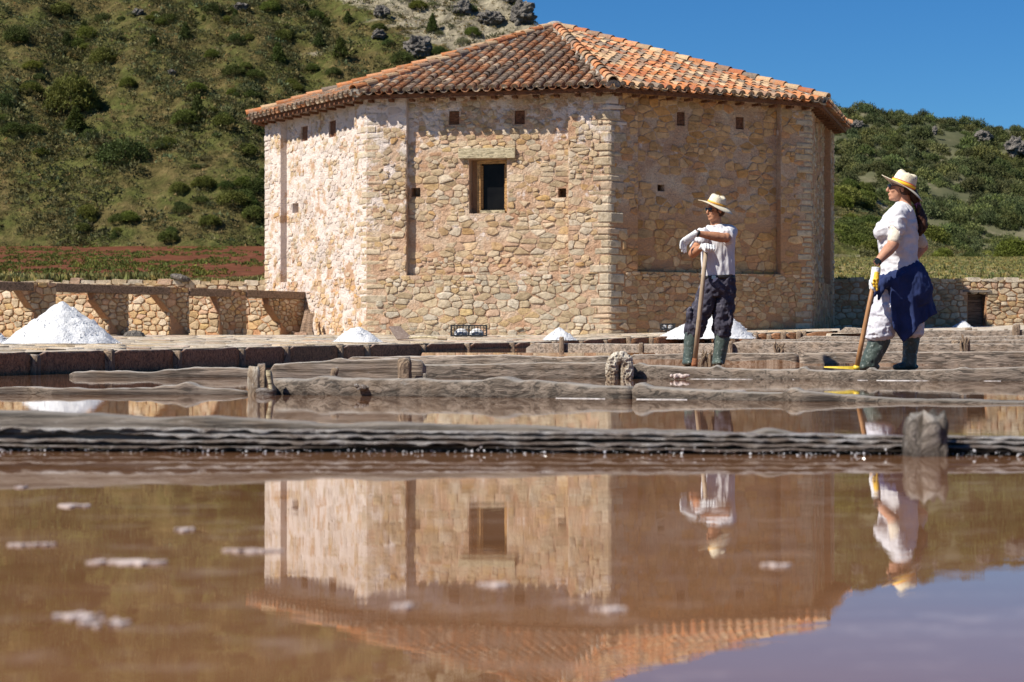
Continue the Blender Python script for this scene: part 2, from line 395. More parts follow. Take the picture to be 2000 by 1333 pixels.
M_JACKET = cloth('navy_blue_fleece', (.014, .024, .075), (.022, .036, .115), 10, .9, .012)
M_BOOT = cloth('green_rubber_boot', (.045, .062, .055), (.075, .098, .085), 12, .4, .003, ((.26, .29, .27), 34, .56))
M_GLOVE = cloth('white_work_glove', (.50, .52, .53), (.70, .71, .72), 60, .9, .004)
M_GLOVEY = cloth('yellow_glove_coating', (.60, .33, .02), (.74, .48, .05), 30, .6, .004, ((.7, .66, .55), 30, .58))
M_BELT = cloth('black_leather', (.012, .011, .011), (.03, .026, .024), 30, .4, .002)
M_BANDAGE = cloth('beige_sleeve', (.50, .44, .36), (.62, .56, .47), 40, .9, .004)
M_HAIR = cloth('dark_brown_hair', (.020, .009, .006), (.060, .024, .013), 40, .45, .01)
M_LENS = mat('dark_lens', lambda b: b.set((.008, .006, .006), b.ramp(b.noise(b.co(), 5), [(.3, .06), (.7, .12)]), .6))
def _straw(b):
    co = b.co(); n = b.noise(co, 90, 3, .6); v = b.voro(b.co((1, 1, 1)), 55)
    c = b.ramp(n, [(.3, (.55, .47, .32)), (.65, (.74, .68, .53))])
    z = b.sepz(co)
    hole = b.math('MULTIPLY', b.ramp(v, [(.22, 1), (.30, 0)]), b.ramp(b.noise(co, 9, 2), [(.52, 0), (.56, 1)]))
    hole = b.math('MULTIPLY', hole, b.ramp(b.math('MULTIPLY', z, 10), [(.42, 0), (.5, 1)]))
    c = b.mix(b.math('MULTIPLY', hole, .9), c, (.06, .045, .03))
    b.set(c, .8, .3); b.bump(n, .8, .003)
M_STRAW = mat('woven_straw', _straw)
M_BAND = mat('orange_hat_band', lambda b: b.set(b.ramp(b.sepz(b.co()), [(.0, (.70, .36, .05)), (1, (.78, .44, .08))]), .7))
def _band2(b):
    z = b.math('MULTIPLY', b.attr('lime', 'Fac'), 1.0)
    b.set(b.ramp(z, [(.0, (.60, .05, .02)), (.17, (.60, .05, .02)), (.2, (.82, .50, .02)), (.8, (.82, .50, .02)), (.83, (.60, .05, .02))]), .6)
M_BAND2 = mat('red_and_yellow_ribbon', _band2)
M_DRY = leafmat('dry_grass', (.12, .095, .035), (.185, .145, .06), (.27, .21, .10))
M_RIM = mat('salt_rim', lambda b: b.set(b.ramp(b.noise(b.wpos(), 16, 4, .7), [(.35, (.22, .19, .17)), (.6, (.58, .57, .57))]), .6))

# ================================================================== SETTING
def sheet(name, x0, x1, y0, y1, zf, m, nx=60, ny=40, xs=None, ys=None):
    xs = np.linspace(x0, x1, nx) if xs is None else np.array(xs); ys = np.linspace(y0, y1, ny) if ys is None else np.array(ys)
    nx, ny = len(xs), len(ys)
    v = [(x, y, zf(x, y)) for y in ys for x in xs]
    idx = np.arange(nx*ny).reshape(ny, nx)
    f = np.stack([idx[:-1, :-1], idx[:-1, 1:], idx[1:, 1:], idx[1:, :-1]], -1).reshape(-1, 4)
    o = link(name, mesh(name, v, f, m, None, True)); o['kind'] = 'structure'; return o
def poly(name, pts, m):
    o = link(name, mesh(name, pts, [tuple(range(len(pts)))], m)); o['kind'] = 'structure'; return o
poly('ground', [(-2500, -60, -.6), (2500, -60, -.6), (2500, 5000, -.6), (-2500, 5000, -.6)], M_HILL)
poly('pan_bed', [(-30, -4, -.07), (45, -4, -.07), (45, 66, -.07), (-30, 66, -.07)], M_FLOOR)
poly('water', [(-14, -4, 0), (14, -4, 0), (14, 6.6, 0), (3.5, 10.6, 0), (.69, 11.83, 0), (-1.45, 12.93, 0), (-1.5, 30, 0), (-14, 30, 0)], M_WATER)
poly('pan_water', [(-1.45, 12.93, .015), (.69, 11.83, .015), (3.5, 10.6, .015), (14, 6.6, .015), (14, 18.8, .015), (-1.5, 18.8, .015)], M_WATER)
def pan_floor():
    v = []; xs = np.linspace(-1.3, 16, 70); n = 90
    for x in xs:
        y0 = curve([(-1.3, 18.7), (.9, 18.25), (2.2, 17.85), (3.3, 17.2), (5, 16.8), (16, 15.5)], x)
        for j in range(n):
            y = lerp(y0, 60, (j/(n-1))**1.5); v.append((x, y, -.05 if j == 0 else curve([(17, .092), (22.9, .092), (23.0, .15), (29.9, .15), (30.0, .20), (36, .21), (40, .27), (60, .42)], y)))
    i = np.arange(len(xs)*n).reshape(len(xs), n); f = np.stack([i[:-1, :-1], i[1:, :-1], i[1:, 1:], i[:-1, 1:]], -1).reshape(-1, 4)
    o = link('pan_floor', mesh('pan_floor', v, f, M_WATER)); o['kind'] = 'structure'
pan_floor()

# terrace between the pans and the salt house
def tz(x, y):
    return curve([(19, .215), (21, .23), (31, .30), (40, .37), (45, .46), (49.5, .555), (56, .60), (62, .66), (70, .8)], y)+.022*max(0, x-1)
EDGE = [(-400, 19.0), (0, 21.0), (350, 25.6), (600, 31.0), (830, 36), (1000, 39.5), (1190, 43.5), (1400, 46), (1640, 47.0)]
def edge_xy(px):
    d = curve(EDGE, px); return X(px, d), d
_v = []; _f = []
_pxs = list(range(-400, 1641, 30))
for i, px in enumerate(_pxs):
    x, d = edge_xy(px)
    for j in range(25):
        t = j/24; y = lerp(d, 66, t); xx = lerp(x, X(px, 66), t)
        _v.append((xx, y, tz(xx, y)+(0 if j == 0 else .008*fbm(xx*1.5, y*1.5))))
for i in range(len(_pxs)-1):
    for j in range(24):
        a = i*25+j; _f.append((a, a+25, a+26, a+1))
_o = link('terrace', mesh('terrace', _v, np.array(_f), M_PAVE, None, True)); _o['kind'] = 'structure'
_o = sheet('yard_ground', X(1641, 66)-4, 26, 46, 66, lambda x, y: (tz(x, y)-.05)+.01*fbm(x, y) if x > X(1640, y)-.3 else -.3, M_PAVE, 60, 30)
TERR = bpy.data.objects['terrace']

# field and hills
def field_z(x, y):
    zl = curve([(57, 2.00), (60, 2.08), (150, 7.45), (190, 9.6)], y); zr = curve([(57, 2.05), (60, 2.12), (150, 6.6), (190, 8.3)], y)
    t = min(1, max(0, (x+10)/30)); return lerp(zl, zr, t)+.05*fbm(x*.5, y*.5)
sheet('field', -60, 60, 61, 192, field_z, M_SOIL, 110, 120)
def crest(x): return curve([(-60, 235), (-25, 215), (-8, 196), (0, 183.5), (1.75, 179.2), (6, 168.5), (15, 157), (25, 150.5)], x)
def hill_z(x, y):
    dc = crest(x); b = 7.25+.04*0
    foot = 149+1.5*fbm(x*.1, 3)
    z = field_z(x, min(y, 190))-.25 if y < foot else field_z(x, foot)-.2+.70*(min(y, dc)-foot)
    if y > dc: z -= .5*(y-dc)
    gul = .9*fbm((x+.55*(y-150))*.16, y*.045, 1, 4)*min(1, max(0, (y-150)/12)) + .28*fbm(x*.6, y*.6, 5, 3)*min(1, max(0, (y-148)/6))
    return z+gul
sheet('left_hill', -60, 25, 146, 240, hill_z, M_HILL, 170, 170)
def spur_z(x, y):
    # grassy spur on the right: crest falls from upper left to lower right
    px = 1000+x/y*F
    hc = curve([(1200, 30), (1500, 25), (1625, 20.5), (1700, 18.0), (1800, 13.8), (1900, 10.3), (2000, 9.2), (2300, 8.6)], px)
    t = max(0, (y-178)/(245-178))
    return 8.0*(1-min(1, t))+hc*min(1, t)*1.0-(.35*(y-245) if y > 245 else 0)+(.7*fbm(x*.12, y*.1)+.25*fbm(x*.5, y*.5))*min(1, t*5)-.3
sheet('grassy_spur', 20, 90, 176, 290, spur_z, M_HILL, 110, 90)
def far_z(x, y):
    px = 1000+x/y*F
    c = curve([(1000, 63.5), (1300, 65), (1640, 62.2), (1700, 61.4), (1800, 59.0), (1880, 57.8), (1960, 56.2), (2060, 54), (2400, 50)], px)
    t = (y-400)/140
    z = lerp(13, c, max(0, t)) if t < 1 else c-.5*(y-540)
    return z+(4.0*fbm(x*.02, y*.02, 2)+1.2*fbm(x*.1, y*.1, 4))*min(1, max(0, t*2))*(1 if t < .9 else .4)
def far_hill():
    M_H2 = mat('far_forest_floor', lambda b: b.set(b.ramp(b.noise(b.wpos(), .12, 6, .7), [(.3, (.05, .06, .03)), (.55, (.09, .09, .05)), (.72, (.17, .15, .10))]), .97, .1))
    sheet('far_hill', 0, 220, 385, 600, far_z, M_H2, 120, 110)
far_hill()

# ================================================================== SALT HOUSE
HC = Vector((1.194, 57.92)); RW = 7.995; RE = 8.35; PHI = -R(36.78)
EAVE_Z = 6.45; APEX_Z = 9.06
def vert(k, r=RW):
    t = PHI+k*math.pi/4; return Vector((HC.x+r*math.sin(t), HC.y-r*math.cos(t), 0))
class Face:
    def __init__(s, k):
        s.k = k; s.o = vert(k); e = vert(k+1)-s.o; s.L = e.length; s.u = e.normalized(); s.n = Vector((s.u.y, -s.u.x, 0))
    def p(s, u, z, w=0.0): return s.o+s.u*u+s.n*w+Vector((0, 0, z))
    def U(s, px, w=0.0):   # pixel column -> distance along the face
        t = (px-1000)/F; a = s.p(0, 0, w)
        return (t*a.y-a.x)/(s.u.x-t*s.u.y)
    def Zp(s, px, py, w=0.0):
        return Z(py, s.p(s.U(px, w), 0, w).y)
FC = {k: Face(k) for k in range(-1, 7)}
FL = FC[0].L
house = thing('salt_house', 'octagonal rubble stone salt house with terracotta tiled pyramid roof and one small window', 'building', (HC.x, HC.y, .5))
REC = -.18
TOPZ = 6.50
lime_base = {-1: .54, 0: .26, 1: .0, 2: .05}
def lime_at(k, u, z):
    v = lime_base.get(k, .05)
    if k == -1: v += .05*max(0, (z-2.0)/4)-.14*max(0, 1-z/2.0)
    if k == 0:
        v += .20*max(0, min(1, (z-4.6)/1.4)) - .07*(1 if z < 2.2 else 0)
        if u < 1.1: v += .16*max(0, min(1, (z-2.6)/2))
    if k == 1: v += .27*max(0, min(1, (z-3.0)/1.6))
    return v
holes = {k: [] for k in FC}   # (u0,u1,z0,z1,depth)
f0, f1, fA = FC[0], FC[1], FC[-1]
def H(f, x0, x1, y0, y1, w, depth, dst=None):
    u0, u1 = f.U(x0, w), f.U(x1, w); xm = (x0+x1)/2
    h = (u0, u1, f.Zp(xm, y1, w), f.Zp(xm, y0, w), depth); holes[f.k].append(h); return h
WIN = H(f0, 916, 990, 311, 417, REC, -.95)
H(f0, 803, 821, 367, 385, REC, -.62); H(f0, 1090, 1106, 368, 386, REC, -.62)
SQ = [(f0, H(f0, 877, 897, 217, 244, REC, -.30)), (f0, H(f0, 1005, 1025, 216, 243, REC, -.30)),
      (f1, H(f1, 1322, 1338, 219, 246, REC, -.30)), (f1, H(f1, 1437, 1453, 229, 253, REC, -.30)),
      (fA, H(fA, 588, 601, 247, 276, REC, -.30)), (fA, H(fA, 642, 656, 236, 268, REC, -.30))]
H(fA, 571, 583, 397, 416, REC, -.55)
H(f1, 1284, 1298, 361, 374, REC, -.5)
UREC = {k: (1.03, FL-1.02, 2.03) for k in FC}
UREC[1] = (f1.U(1246), f1.U(1525), 2.10)
UREC[-1] = (fA.U(548), fA.U(692), 2.0)
UREC[2] = (1.0, FL-1.0, 2.0)
def build_walls():
    mb = MB()
    for k, f in FC.items():
        u0, u1, zr = UREC[k]
        us = sorted({0.0, u0, u1, FL, *[h[0] for h in holes[k]], *[h[1] for h in holes[k]]} | {FL*i/8 for i in range(1, 8)})
        zs = sorted({-.3, zr, TOPZ, *[h[2] for h in holes[k]], *[h[3] for h in holes[k]]} | {.8*i for i in range(1, 8)})
        W = {}
        for i in range(len(us)-1):
            for j in range(len(zs)-1):
                uc, zc = (us[i]+us[i+1])/2, (zs[j]+zs[j+1])/2
                v = REC if (u0 < uc < u1 and zc > zr) else 0.0
                for h in holes[k]:
                    if h[0] < uc < h[1] and h[2] < zc < h[3]: v = h[4]
                W[i, j] = v
                q = [(us[i], zs[j]), (us[i+1], zs[j]), (us[i+1], zs[j+1]), (us[i], zs[j+1])]
                mb.add([f.p(a, b, v) for a, b in q], [(0, 1, 2, 3)], lime=[lime_at(k, a, b) for a, b in q])
        for (i, j), v in W.items():
            for di, dj in ((1, 0), (0, 1)):
                v2 = W.get((i+di, j+dj))
                if v2 is None or abs(v2-v) < 1e-6: continue
                if di: e = [(us[i+1], zs[j]), (us[i+1], zs[j+1])]
                else: e = [(us[i], zs[j+1]), (us[i+1], zs[j+1])]
                q = [f.p(*e[0], v), f.p(*e[1], v), f.p(*e[1], v2), f.p(*e[0], v2)]
                mb.add(q, [(0, 1, 2, 3)], lime=[lime_at(k, *e[0])]*4)
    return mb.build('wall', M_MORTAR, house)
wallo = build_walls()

def clip(poly, a, b, c):     # keep a*x+b*y+c >= 0
    out = []
    for i in range(len(poly)):
        p, q = poly[i], poly[(i+1) % len(poly)]
        dp, dq = a*p[0]+b*p[1]+c, a*q[0]+b*q[1]+c
        if dp >= 0: out.append(p)
        if (dp >= 0) != (dq >= 0):
            t = dp/(dp-dq); out.append((p[0]+t*(q[0]-p[0]), p[1]+t*(q[1]-p[1])))
    return out
def rubble(u0, u1, z0, z1, rng, hmin=.10, hmax=.20, asp=(1.0, 2.4), gap=.012, band=None):
    """irregular coursed rubble: cells of a stretched Voronoi diagram, returned as rounded outlines"""
    SA = 1.75; pts = []; z = z0-.3
    row = 0
    while z < z1+.4:
        h = rng.uniform(hmin, hmax)
        if band: h *= band(z)
        u = u0-.6+rng.uniform(0, .2)
        while u < u1+.6:
            w_ = h*rng.uniform(*asp); sub = rng.random()
            if sub < .20 and w_ > h*.8:
                pts.append((u+w_/2, z+h*.28+rng.uniform(-.01, .01))); pts.append((u+w_/2+rng.uniform(-.02, .02), z+h*.76))
            else:
                pts.append((u+w_/2, z+h/2+rng.uniform(-.2, .2)*h))
                if rng.random() < .22: pts.append((u+w_+rng.uniform(-.01, .01), z+h*rng.choice((.12, .9)))); u += .05
            u += w_
        z += h; row += 1
    P2 = [Vector((p[0], p[1]*SA)) for p in pts]
    vs, _e, fs, *_ = delaunay_2d_cdt(P2, [], [], 0, 1e-6)
    cc = []; inc = [[] for _ in vs]
    for fi, t in enumerate(fs):
        a, b, c = (vs[i] for i in t[:3])
        d = 2*(a.x*(b.y-c.y)+b.x*(c.y-a.y)+c.x*(a.y-b.y))
        if abs(d) < 1e-9: d = 1e-9
        a2, b2, c2 = a.length_squared, b.length_squared, c.length_squared
        cc.append(((a2*(b.y-c.y)+b2*(c.y-a.y)+c2*(a.y-b.y))/d, (a2*(c.x-b.x)+b2*(a.x-c.x)+c2*(b.x-a.x))/d))
        for i in t[:3]: inc[i].append(fi)
    out = []
    for i, v in enumerate(vs):
        cu, cz = v.x, v.y/SA
        if not (u0-.25 < cu < u1+.25 and z0-.2 < cz < z1+.2) or len(inc[i]) < 4: continue
        q = sorted((cc[f] for f in inc[i]), key=lambda p: math.atan2(p[1]-v.y, p[0]-v.x))
        q = [(a, b/SA) for a, b in q]
        if any(abs(a-cu) > .5 or abs(b-cz) > .4 for a, b in q): continue
        for a, b, c in ((1, 0, -u0-gap*.3), (-1, 0, u1-gap*.3), (0, 1, -z0), (0, -1, z1)):
            q = clip(q, a, b, c)
            if len(q) < 3: break
        if len(q) < 3: continue
        out.append(q)
    return out
def area(q): return abs(sum(q[i][0]*q[(i+1) % len(q)][1]-q[(i+1) % len(q)][0]*q[i][1] for i in range(len(q))))/2
def shape(q, gap, rng):
    cx = sum(p[0] for p in q)/len(q); cy = sum(p[1] for p in q)/len(q)
    r = math.sqrt(max(1e-6, area(q))); s = max(.3, 1-gap*2.2/r)
    q = [(cx+(p[0]-cx)*s, cy+(p[1]-cy)*s) for p in q]
    # merge close vertices, round the corners once
    m = []
    for p in q:
        if not m or math.hypot(p[0]-m[-1][0], p[1]-m[-1][1]) > .02: m.append(p)
    if len(m) < 3: return None
    if len(m) > 7: m = m[::2] if len(m) > 9 else m
    o = []
    for i in range(len(m)):
        a, b = m[i], m[(i+1) % len(m)]
        o.append((lerp(a[0], b[0], .12), lerp(a[1], b[1], .12))); o.append((lerp(a[0], b[0], .88), lerp(a[1], b[1], .88)))
    if len(o) > 12: o = o[:12]
    return [(p[0]+rng.uniform(-.006, .006), p[1]+rng.uniform(-.006, .006)) for p in o]
STONECOL = [((.50, .40, .27), 6), ((.55, .46, .34), 6), ((.44, .34, .22), 3), ((.58, .51, .41), 3), ((.50, .36, .20), 2), ((.42, .37, .29), 1.5), ((.51, .36, .26), 2.5), ((.56, .42, .22), .3)]
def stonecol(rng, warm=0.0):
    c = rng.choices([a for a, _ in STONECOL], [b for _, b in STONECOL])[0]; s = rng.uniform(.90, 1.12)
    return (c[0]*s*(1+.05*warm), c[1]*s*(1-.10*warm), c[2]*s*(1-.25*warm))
def stone_geo(q, tp, h, rng, inset=.80):
    """q: outline in the wall plane, tp(u,v,w) maps to space; ~36 triangles"""
    n = len(q); cx = sum(p[0] for p in q)/n; cy = sum(p[1] for p in q)/n
    ta, tb = rng.uniform(-.35, .35)*h, rng.uniform(-.35, .35)*h
    r = max(.05, math.sqrt(area(q)))
    vs = [tp(a, b, -.03) for a, b in q]
    for a, b in q:
        ww = h*.80+ta*(a-cx)/r+tb*(b-cy)/r+rng.uniform(-.15, .15)*h
        vs.append(tp(lerp(cx, a, .955), lerp(cy, b, .955), ww))
    for a, b in q:
        ww = h+ta*(a-cx)/r+tb*(b-cy)/r+rng.uniform(-.1, .1)*h
        vs.append(tp(lerp(cx, a, inset*.8), lerp(cy, b, inset*.8), ww))
    vs.append(tp(cx+rng.uniform(-.01, .01), cy, h*1.08))
    fs = []
    for j in (0, 1):
        for i in range(n): fs.append((j*n+i, j*n+(i+1) % n, (j+1)*n+(i+1) % n, (j+1)*n+i))
    for i in range(n): fs.append((2*n+i, 2*n+(i+1) % n, 3*n))
    return vs, fs
stones = []      # (size on the picture, vs, fs, col, lime)
QU = {}
def quoins():
    for k in (-1, 0, 1, 2, 3):
        rng = random.Random(50+k); V = vert(k); fl = FC[k-1 if k > -1 else 6]; fr = FC[k] if k in FC else None
        if k == 3: fl, fr = FC[2], FC[3]
        bis = (fl.n+fr.n).normalized(); z = -.1; alt = 0; QU[k] = []
        while z < TOPZ-.1:
            h = rng.uniform(.10, .27 if k in (1,) else .20); g = .012
            a, b = (rng.uniform(.28, .52), rng.uniform(.12, .30)) if alt % 2 else (rng.uniform(.12, .30), rng.uniform(.28, .52))
            alt += 1
            QU[k].append((z, z+h, a, b))
            p = rng.uniform(.006, .024) if k != 0 else rng.uniform(-.004, .014); pl, pr = p+rng.uniform(-.008, .008), p+rng.uniform(-.008, .008); ch = .03
            plan = [V-fl.u*a+fl.n*(-.03), V-fl.u*(a-ch*.4)+fl.n*pl, V-fl.u*ch+fl.n*(pl+.004), V+fr.u*ch+fr.n*(pr+.004), V+fr.u*(b-ch*.4)+fr.n*pr, V+fr.u*b+fr.n*(-.03), V-bis*.1]
            vs = []
            zz = [(z+g, .0), (z+g+.025, 1), (z+h-g-.025, 1), (z+h-g, 0)]
            for zc, full in zz:
                for i, q in enumerate(plan):
                    q2 = q if full or i in (0, 5, 6) else q-bis*.018
                    vs.append(q2+Vector((rng.uniform(-.007, .007), rng.uniform(-.007, .007), zc+rng.uniform(-.008, .008))))
            fs = []
            for j in range(3):
                for i in range(6): fs.append((j*7+i, j*7+i+1, (j+1)*7+i+1, (j+1)*7+i))
            fs.append((6, 5, 4, 3, 2, 1, 0)); fs.append(tuple(21+i for i in range(7)))
            c = stonecol(rng); c = tuple(lerp(q, r, .55) for q, r in zip(c, (.54, .45, .33)))
            lm = lime_at(0 if k in (0, 1) and k == 0 else (0 if k == 1 else k), .3, z)-.03
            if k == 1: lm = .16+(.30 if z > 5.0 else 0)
            stones.append(((a+b)*h*1.3, vs, fs, c, lm)); z += h
quoins()
def qarm(k, side, z):
    for z0, z1, a, b in QU.get(k, []):
        if z0 <= z <= z1: return a if side == 0 else b
    return .25
def face_stones(k):
    f = FC[k]; rng = random.Random(100+k); u0, u1, zr = UREC[k]
    vis = {-1: .8, 0: 1.0, 1: .85, 2: .2}[k]
    regs = [(0.0, u0, zr, TOPZ, 0.0), (u1, FL, zr, TOPZ, 0.0), (u0, u1, zr, TOPZ, REC), (0.0, FL, -.15, zr, 0.0)]
    for ri, (a, b, z0, z1, w_) in enumerate(regs):
        lo = ri == 3
        if k == -1: cells = rubble(a, b, z0, z1, rng, .08, .20, (.8, 2.3))
        elif lo: cells = rubble(a, b, z0, z1, rng, .10, .26, (1.0, 2.5))
        elif k == 1: cells = rubble(a, b, z0, z1, rng, .09, .24, (1.1, 3.0))
        else: cells = rubble(a, b, z0, z1, rng, .07, .22, (1.0, 2.8))
        for q in cells:
            cz = sum(p[1] for p in q)/len(q); cu = sum(p[0] for p in q)/len(q)
            if w_ == 0.0:
                q = clip(q, 1, 0, -qarm(k, 1, cz)-.012)
                if len(q) < 3: continue
                q = clip(q, -1, 0, FL-qarm(k+1, 0, cz)-.012)
                if len(q) < 3: continue
            bad = False
            for h in holes[k]:
                e = .03
                if h[0]-e < cu < h[1]+e and h[2]-e < cz < h[3]+e: bad = True; break
                if any(h[0]-.01 < p[0] < h[1]+.01 and h[2]-.01 < p[1] < h[3]+.01 for p in q):
                    # push the outline out of the hole
                    if cu < h[0]: q = clip(q, -1, 0, h[0]-.015)
                    elif cu > h[1]: q = clip(q, 1, 0, -h[1]-.015)
                    elif cz < h[2]: q = clip(q, 0, -1, h[2]-.015)
                    else: q = clip(q, 0, 1, -h[3]-.015)
                    if len(q) < 3: bad = True; break
            if bad or area(q) < .0016: continue
            lm = lime_at(k, cu, cz)
            pn = fbm(cu*.9+k*7, cz*.9, 3)
            drop = {-1: .25, 0: .07, 1: .10, 2: .2}[k]+(.55 if (pn > .18 and not lo) else 0)
            if k == 1 and 3.2 < cz < 5.6: drop += .18
            if k == 0 and cz > 5.3: drop += .15
            if rng.random() < drop: continue
            s = shape(q, rng.uniform(.004, .011), rng)
            if not s: continue
            hgt = rng.uniform(.004, .032)*(1.1 if k == 0 else 1)*(.7 if k == -1 else 1)*(1.15 if lo else 1)
            vs, fs = stone_geo(s, lambda a_, b_, c_: f.p(a_, b_, w_+c_), hgt, rng)
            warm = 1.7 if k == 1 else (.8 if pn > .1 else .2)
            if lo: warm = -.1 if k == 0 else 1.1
            c = stonecol(rng, warm)
            stones.append((area(s)*vis, vs, fs, c, lm+rng.uniform(-.06, .03)))
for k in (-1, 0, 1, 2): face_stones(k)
def emit_stones(lst, parent, single_name, stuff_name, m, limit=300):
    lst.sort(key=lambda s: -s[0])
    for s in lst[:limit]:
        c = sum(s[1], Vector())/len(s[1])
        mb = MB(); mb.add(s[1], s[2], s[3], s[4]); o = mb.build(single_name, m, parent, None, False, c)
        o.location = c-parent_loc(parent)
    mb = MB()
    for s in lst[limit:]: mb.add(s[1], s[2], s[3], s[4])
    if lst[limit:]: mb.build(stuff_name, m, parent, 'stuff')
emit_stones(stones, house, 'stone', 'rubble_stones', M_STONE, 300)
print('stones', len(stones))

# square timber heads in the wall, lintel, window
for f, h in SQ:
    mb = MB(); c = f.p((h[0]+h[1])/2, (h[2]+h[3])/2, -.27)
    rot = Matrix((f.u, f.n, Vector((0, 0, 1)))).transposed()
    mb.box(c, ((h[1]-h[0])-.02, .10, (h[3]-h[2])-.02), rot); mb.build('timber_head', M_EAVE, house)
def window():
    f = f0; u0, u1, z0, z1, _ = WIN; rot = Matrix((f.u, f.n, Vector((0, 0, 1)))).transposed()
    c0 = f.p((u0+u1)/2, z0, -.5)
    wn = bpy.data.objects.new('window', None); COL.objects.link(wn); wn.parent = house; wn.location = c0-parent_loc(house)
    t = .085; wo_ = -.46; mb = MB()
    ua, ub = u0+.15, u1-.01
    mb.box(f.p(ua+t/2, (z0+z1)/2, wo_), (t, .16, z1-z0-.02), rot); mb.box(f.p(ub-t/2, (z0+z1)/2, wo_), (t, .16, z1-z0-.02), rot)
    mb.box(f.p((ua+ub)/2, z1-t*.6, wo_), (ub-ua-2*t, .158, t), rot)
    mb.box(f.p(ua+t+.02, (z0+z1)/2, wo_-.03), (.04, .06, z1-z0-2*t-.1), rot); mb.box(f.p(ub-t-.02, (z0+z1)/2, wo_-.03), (.04, .06, z1-z0-2*t-.1), rot)
    mb.build('frame', M_FRAME, wn)
    mb = MB(); mb.box(f.p((ua+ub)/2, z0+.05, wo_+.02), (ub-ua-2*t, .22, .07), rot); mb.build('sill', M_LINTEL, wn)
    mb = MB(); mb.box(f.p((ua+ub)/2, (z0+z1)/2, wo_-.06), (ub-ua-2*t+.02, .012, z1-z0-.1), rot); mb.build('pane', M_GLASS, wn)
    mb = MB(); mb.box(f.p((u0+ua)/2+.0, (z0+z1)/2, wo_-.06), (ua-u0-.0, .02, z1-z0), rot); mb.build('reveal_lining', M_MORTAR, wn)
    ul, ur = f.U(897, REC), f.U(1008, REC); za, zb = f.Zp(950, 311, REC), f.Zp(950, 291, REC)
    mb = MB(); mb.box(f.p((ul+ur)/2, (za+zb)/2+.01, REC+.015), (ur-ul, .19, zb-za), Matrix.Rotation(-.012, 3, f.n) @ rot); o = mb.build('lintel', M_LINTEL, house)
    md = o.modifiers.new('bevel', 'BEVEL'); md.width = .012; md.segments = 2
window()

# ------------------------------------------------------------------ roof
AP = Vector((HC.x, HC.y, APEX_Z))
def ev(k, r=RE, z=EAVE_Z): q = vert(k, r); return Vector((q.x, q.y, z))
roof = MB()
for k in range(-1, 7):
    a, b = ev(k), ev(k+1); roof.add([a, b, AP], [(0, 1, 2)], (.3, .15, .08))
    lo = Vector((0, 0, -.11)); roof.add([a+lo, b+lo, AP+lo], [(0, 2, 1)], (.2, .1, .05)); roof.add([a+lo, b+lo, b, a], [(0, 1, 2, 3)], (.12, .05, .03))
roofo = roof.build('roof', M_EAVE, house)
TILECOL = [((.42, .165, .065), 5), ((.46, .22, .11), 4), ((.34, .12, .055), 3), ((.42, .28, .165), 4), ((.27, .165, .11), 4), ((.20, .155, .12), 4), ((.50, .35, .21), 2)]
TILECOLB = [((.30, .125, .055), 5), ((.26, .14, .08), 4), ((.22, .155, .11), 6), ((.42, .21, .11), 3), ((.20, .15, .115), 4), ((.44, .33, .23), 2)]
def tcol(rng, pal):
    c = rng.choices([a for a, _ in pal], [b for _, b in pal])[0]; s = rng.uniform(.8, 1.18); return tuple(q*s for q in c)
def tile_geo(r0=.105, r1=.085, ln=.47, n=7, th=.016, flip=False, sag=.55):
    """tapered barrel tile, long axis +y (up the slope), lower end at y=0"""
    vs = []; fs = []
    for y, r in ((0, r0), (ln, r1)):
        for rr in (r, r-th):
            for i in range(n):
                a = math.pi*i/(n-1); z = rr*math.sin(a)*.92
                vs.append(Vector((-rr*math.cos(a), y, -z if flip else z)))
    for i in range(n-1):
        q = (i, i+1, 2*n+i+1, 2*n+i); fs.append(q if not flip else q[::-1])
        q = (n+i, 3*n+i, 3*n+i+1, n+i+1); fs.append(q if not flip else q[::-1])
        q = (i, n+i, n+i+1, i+1); fs.append(q if not flip else q[::-1])
    for i in (0, n-1): fs.append((i, 2*n+i, 3*n+i, n+i))
    return vs, fs
TG = tile_geo(); TP = tile_geo(.10, .115, .47, 6, .016, True)
TGM = mesh('tile', [tuple(q) for q in TG[0]], TG[1], M_TILE, {'tint': np.ones((len(TG[0]), 3))})
tiles = []; pans = MB(); plugs = MB()
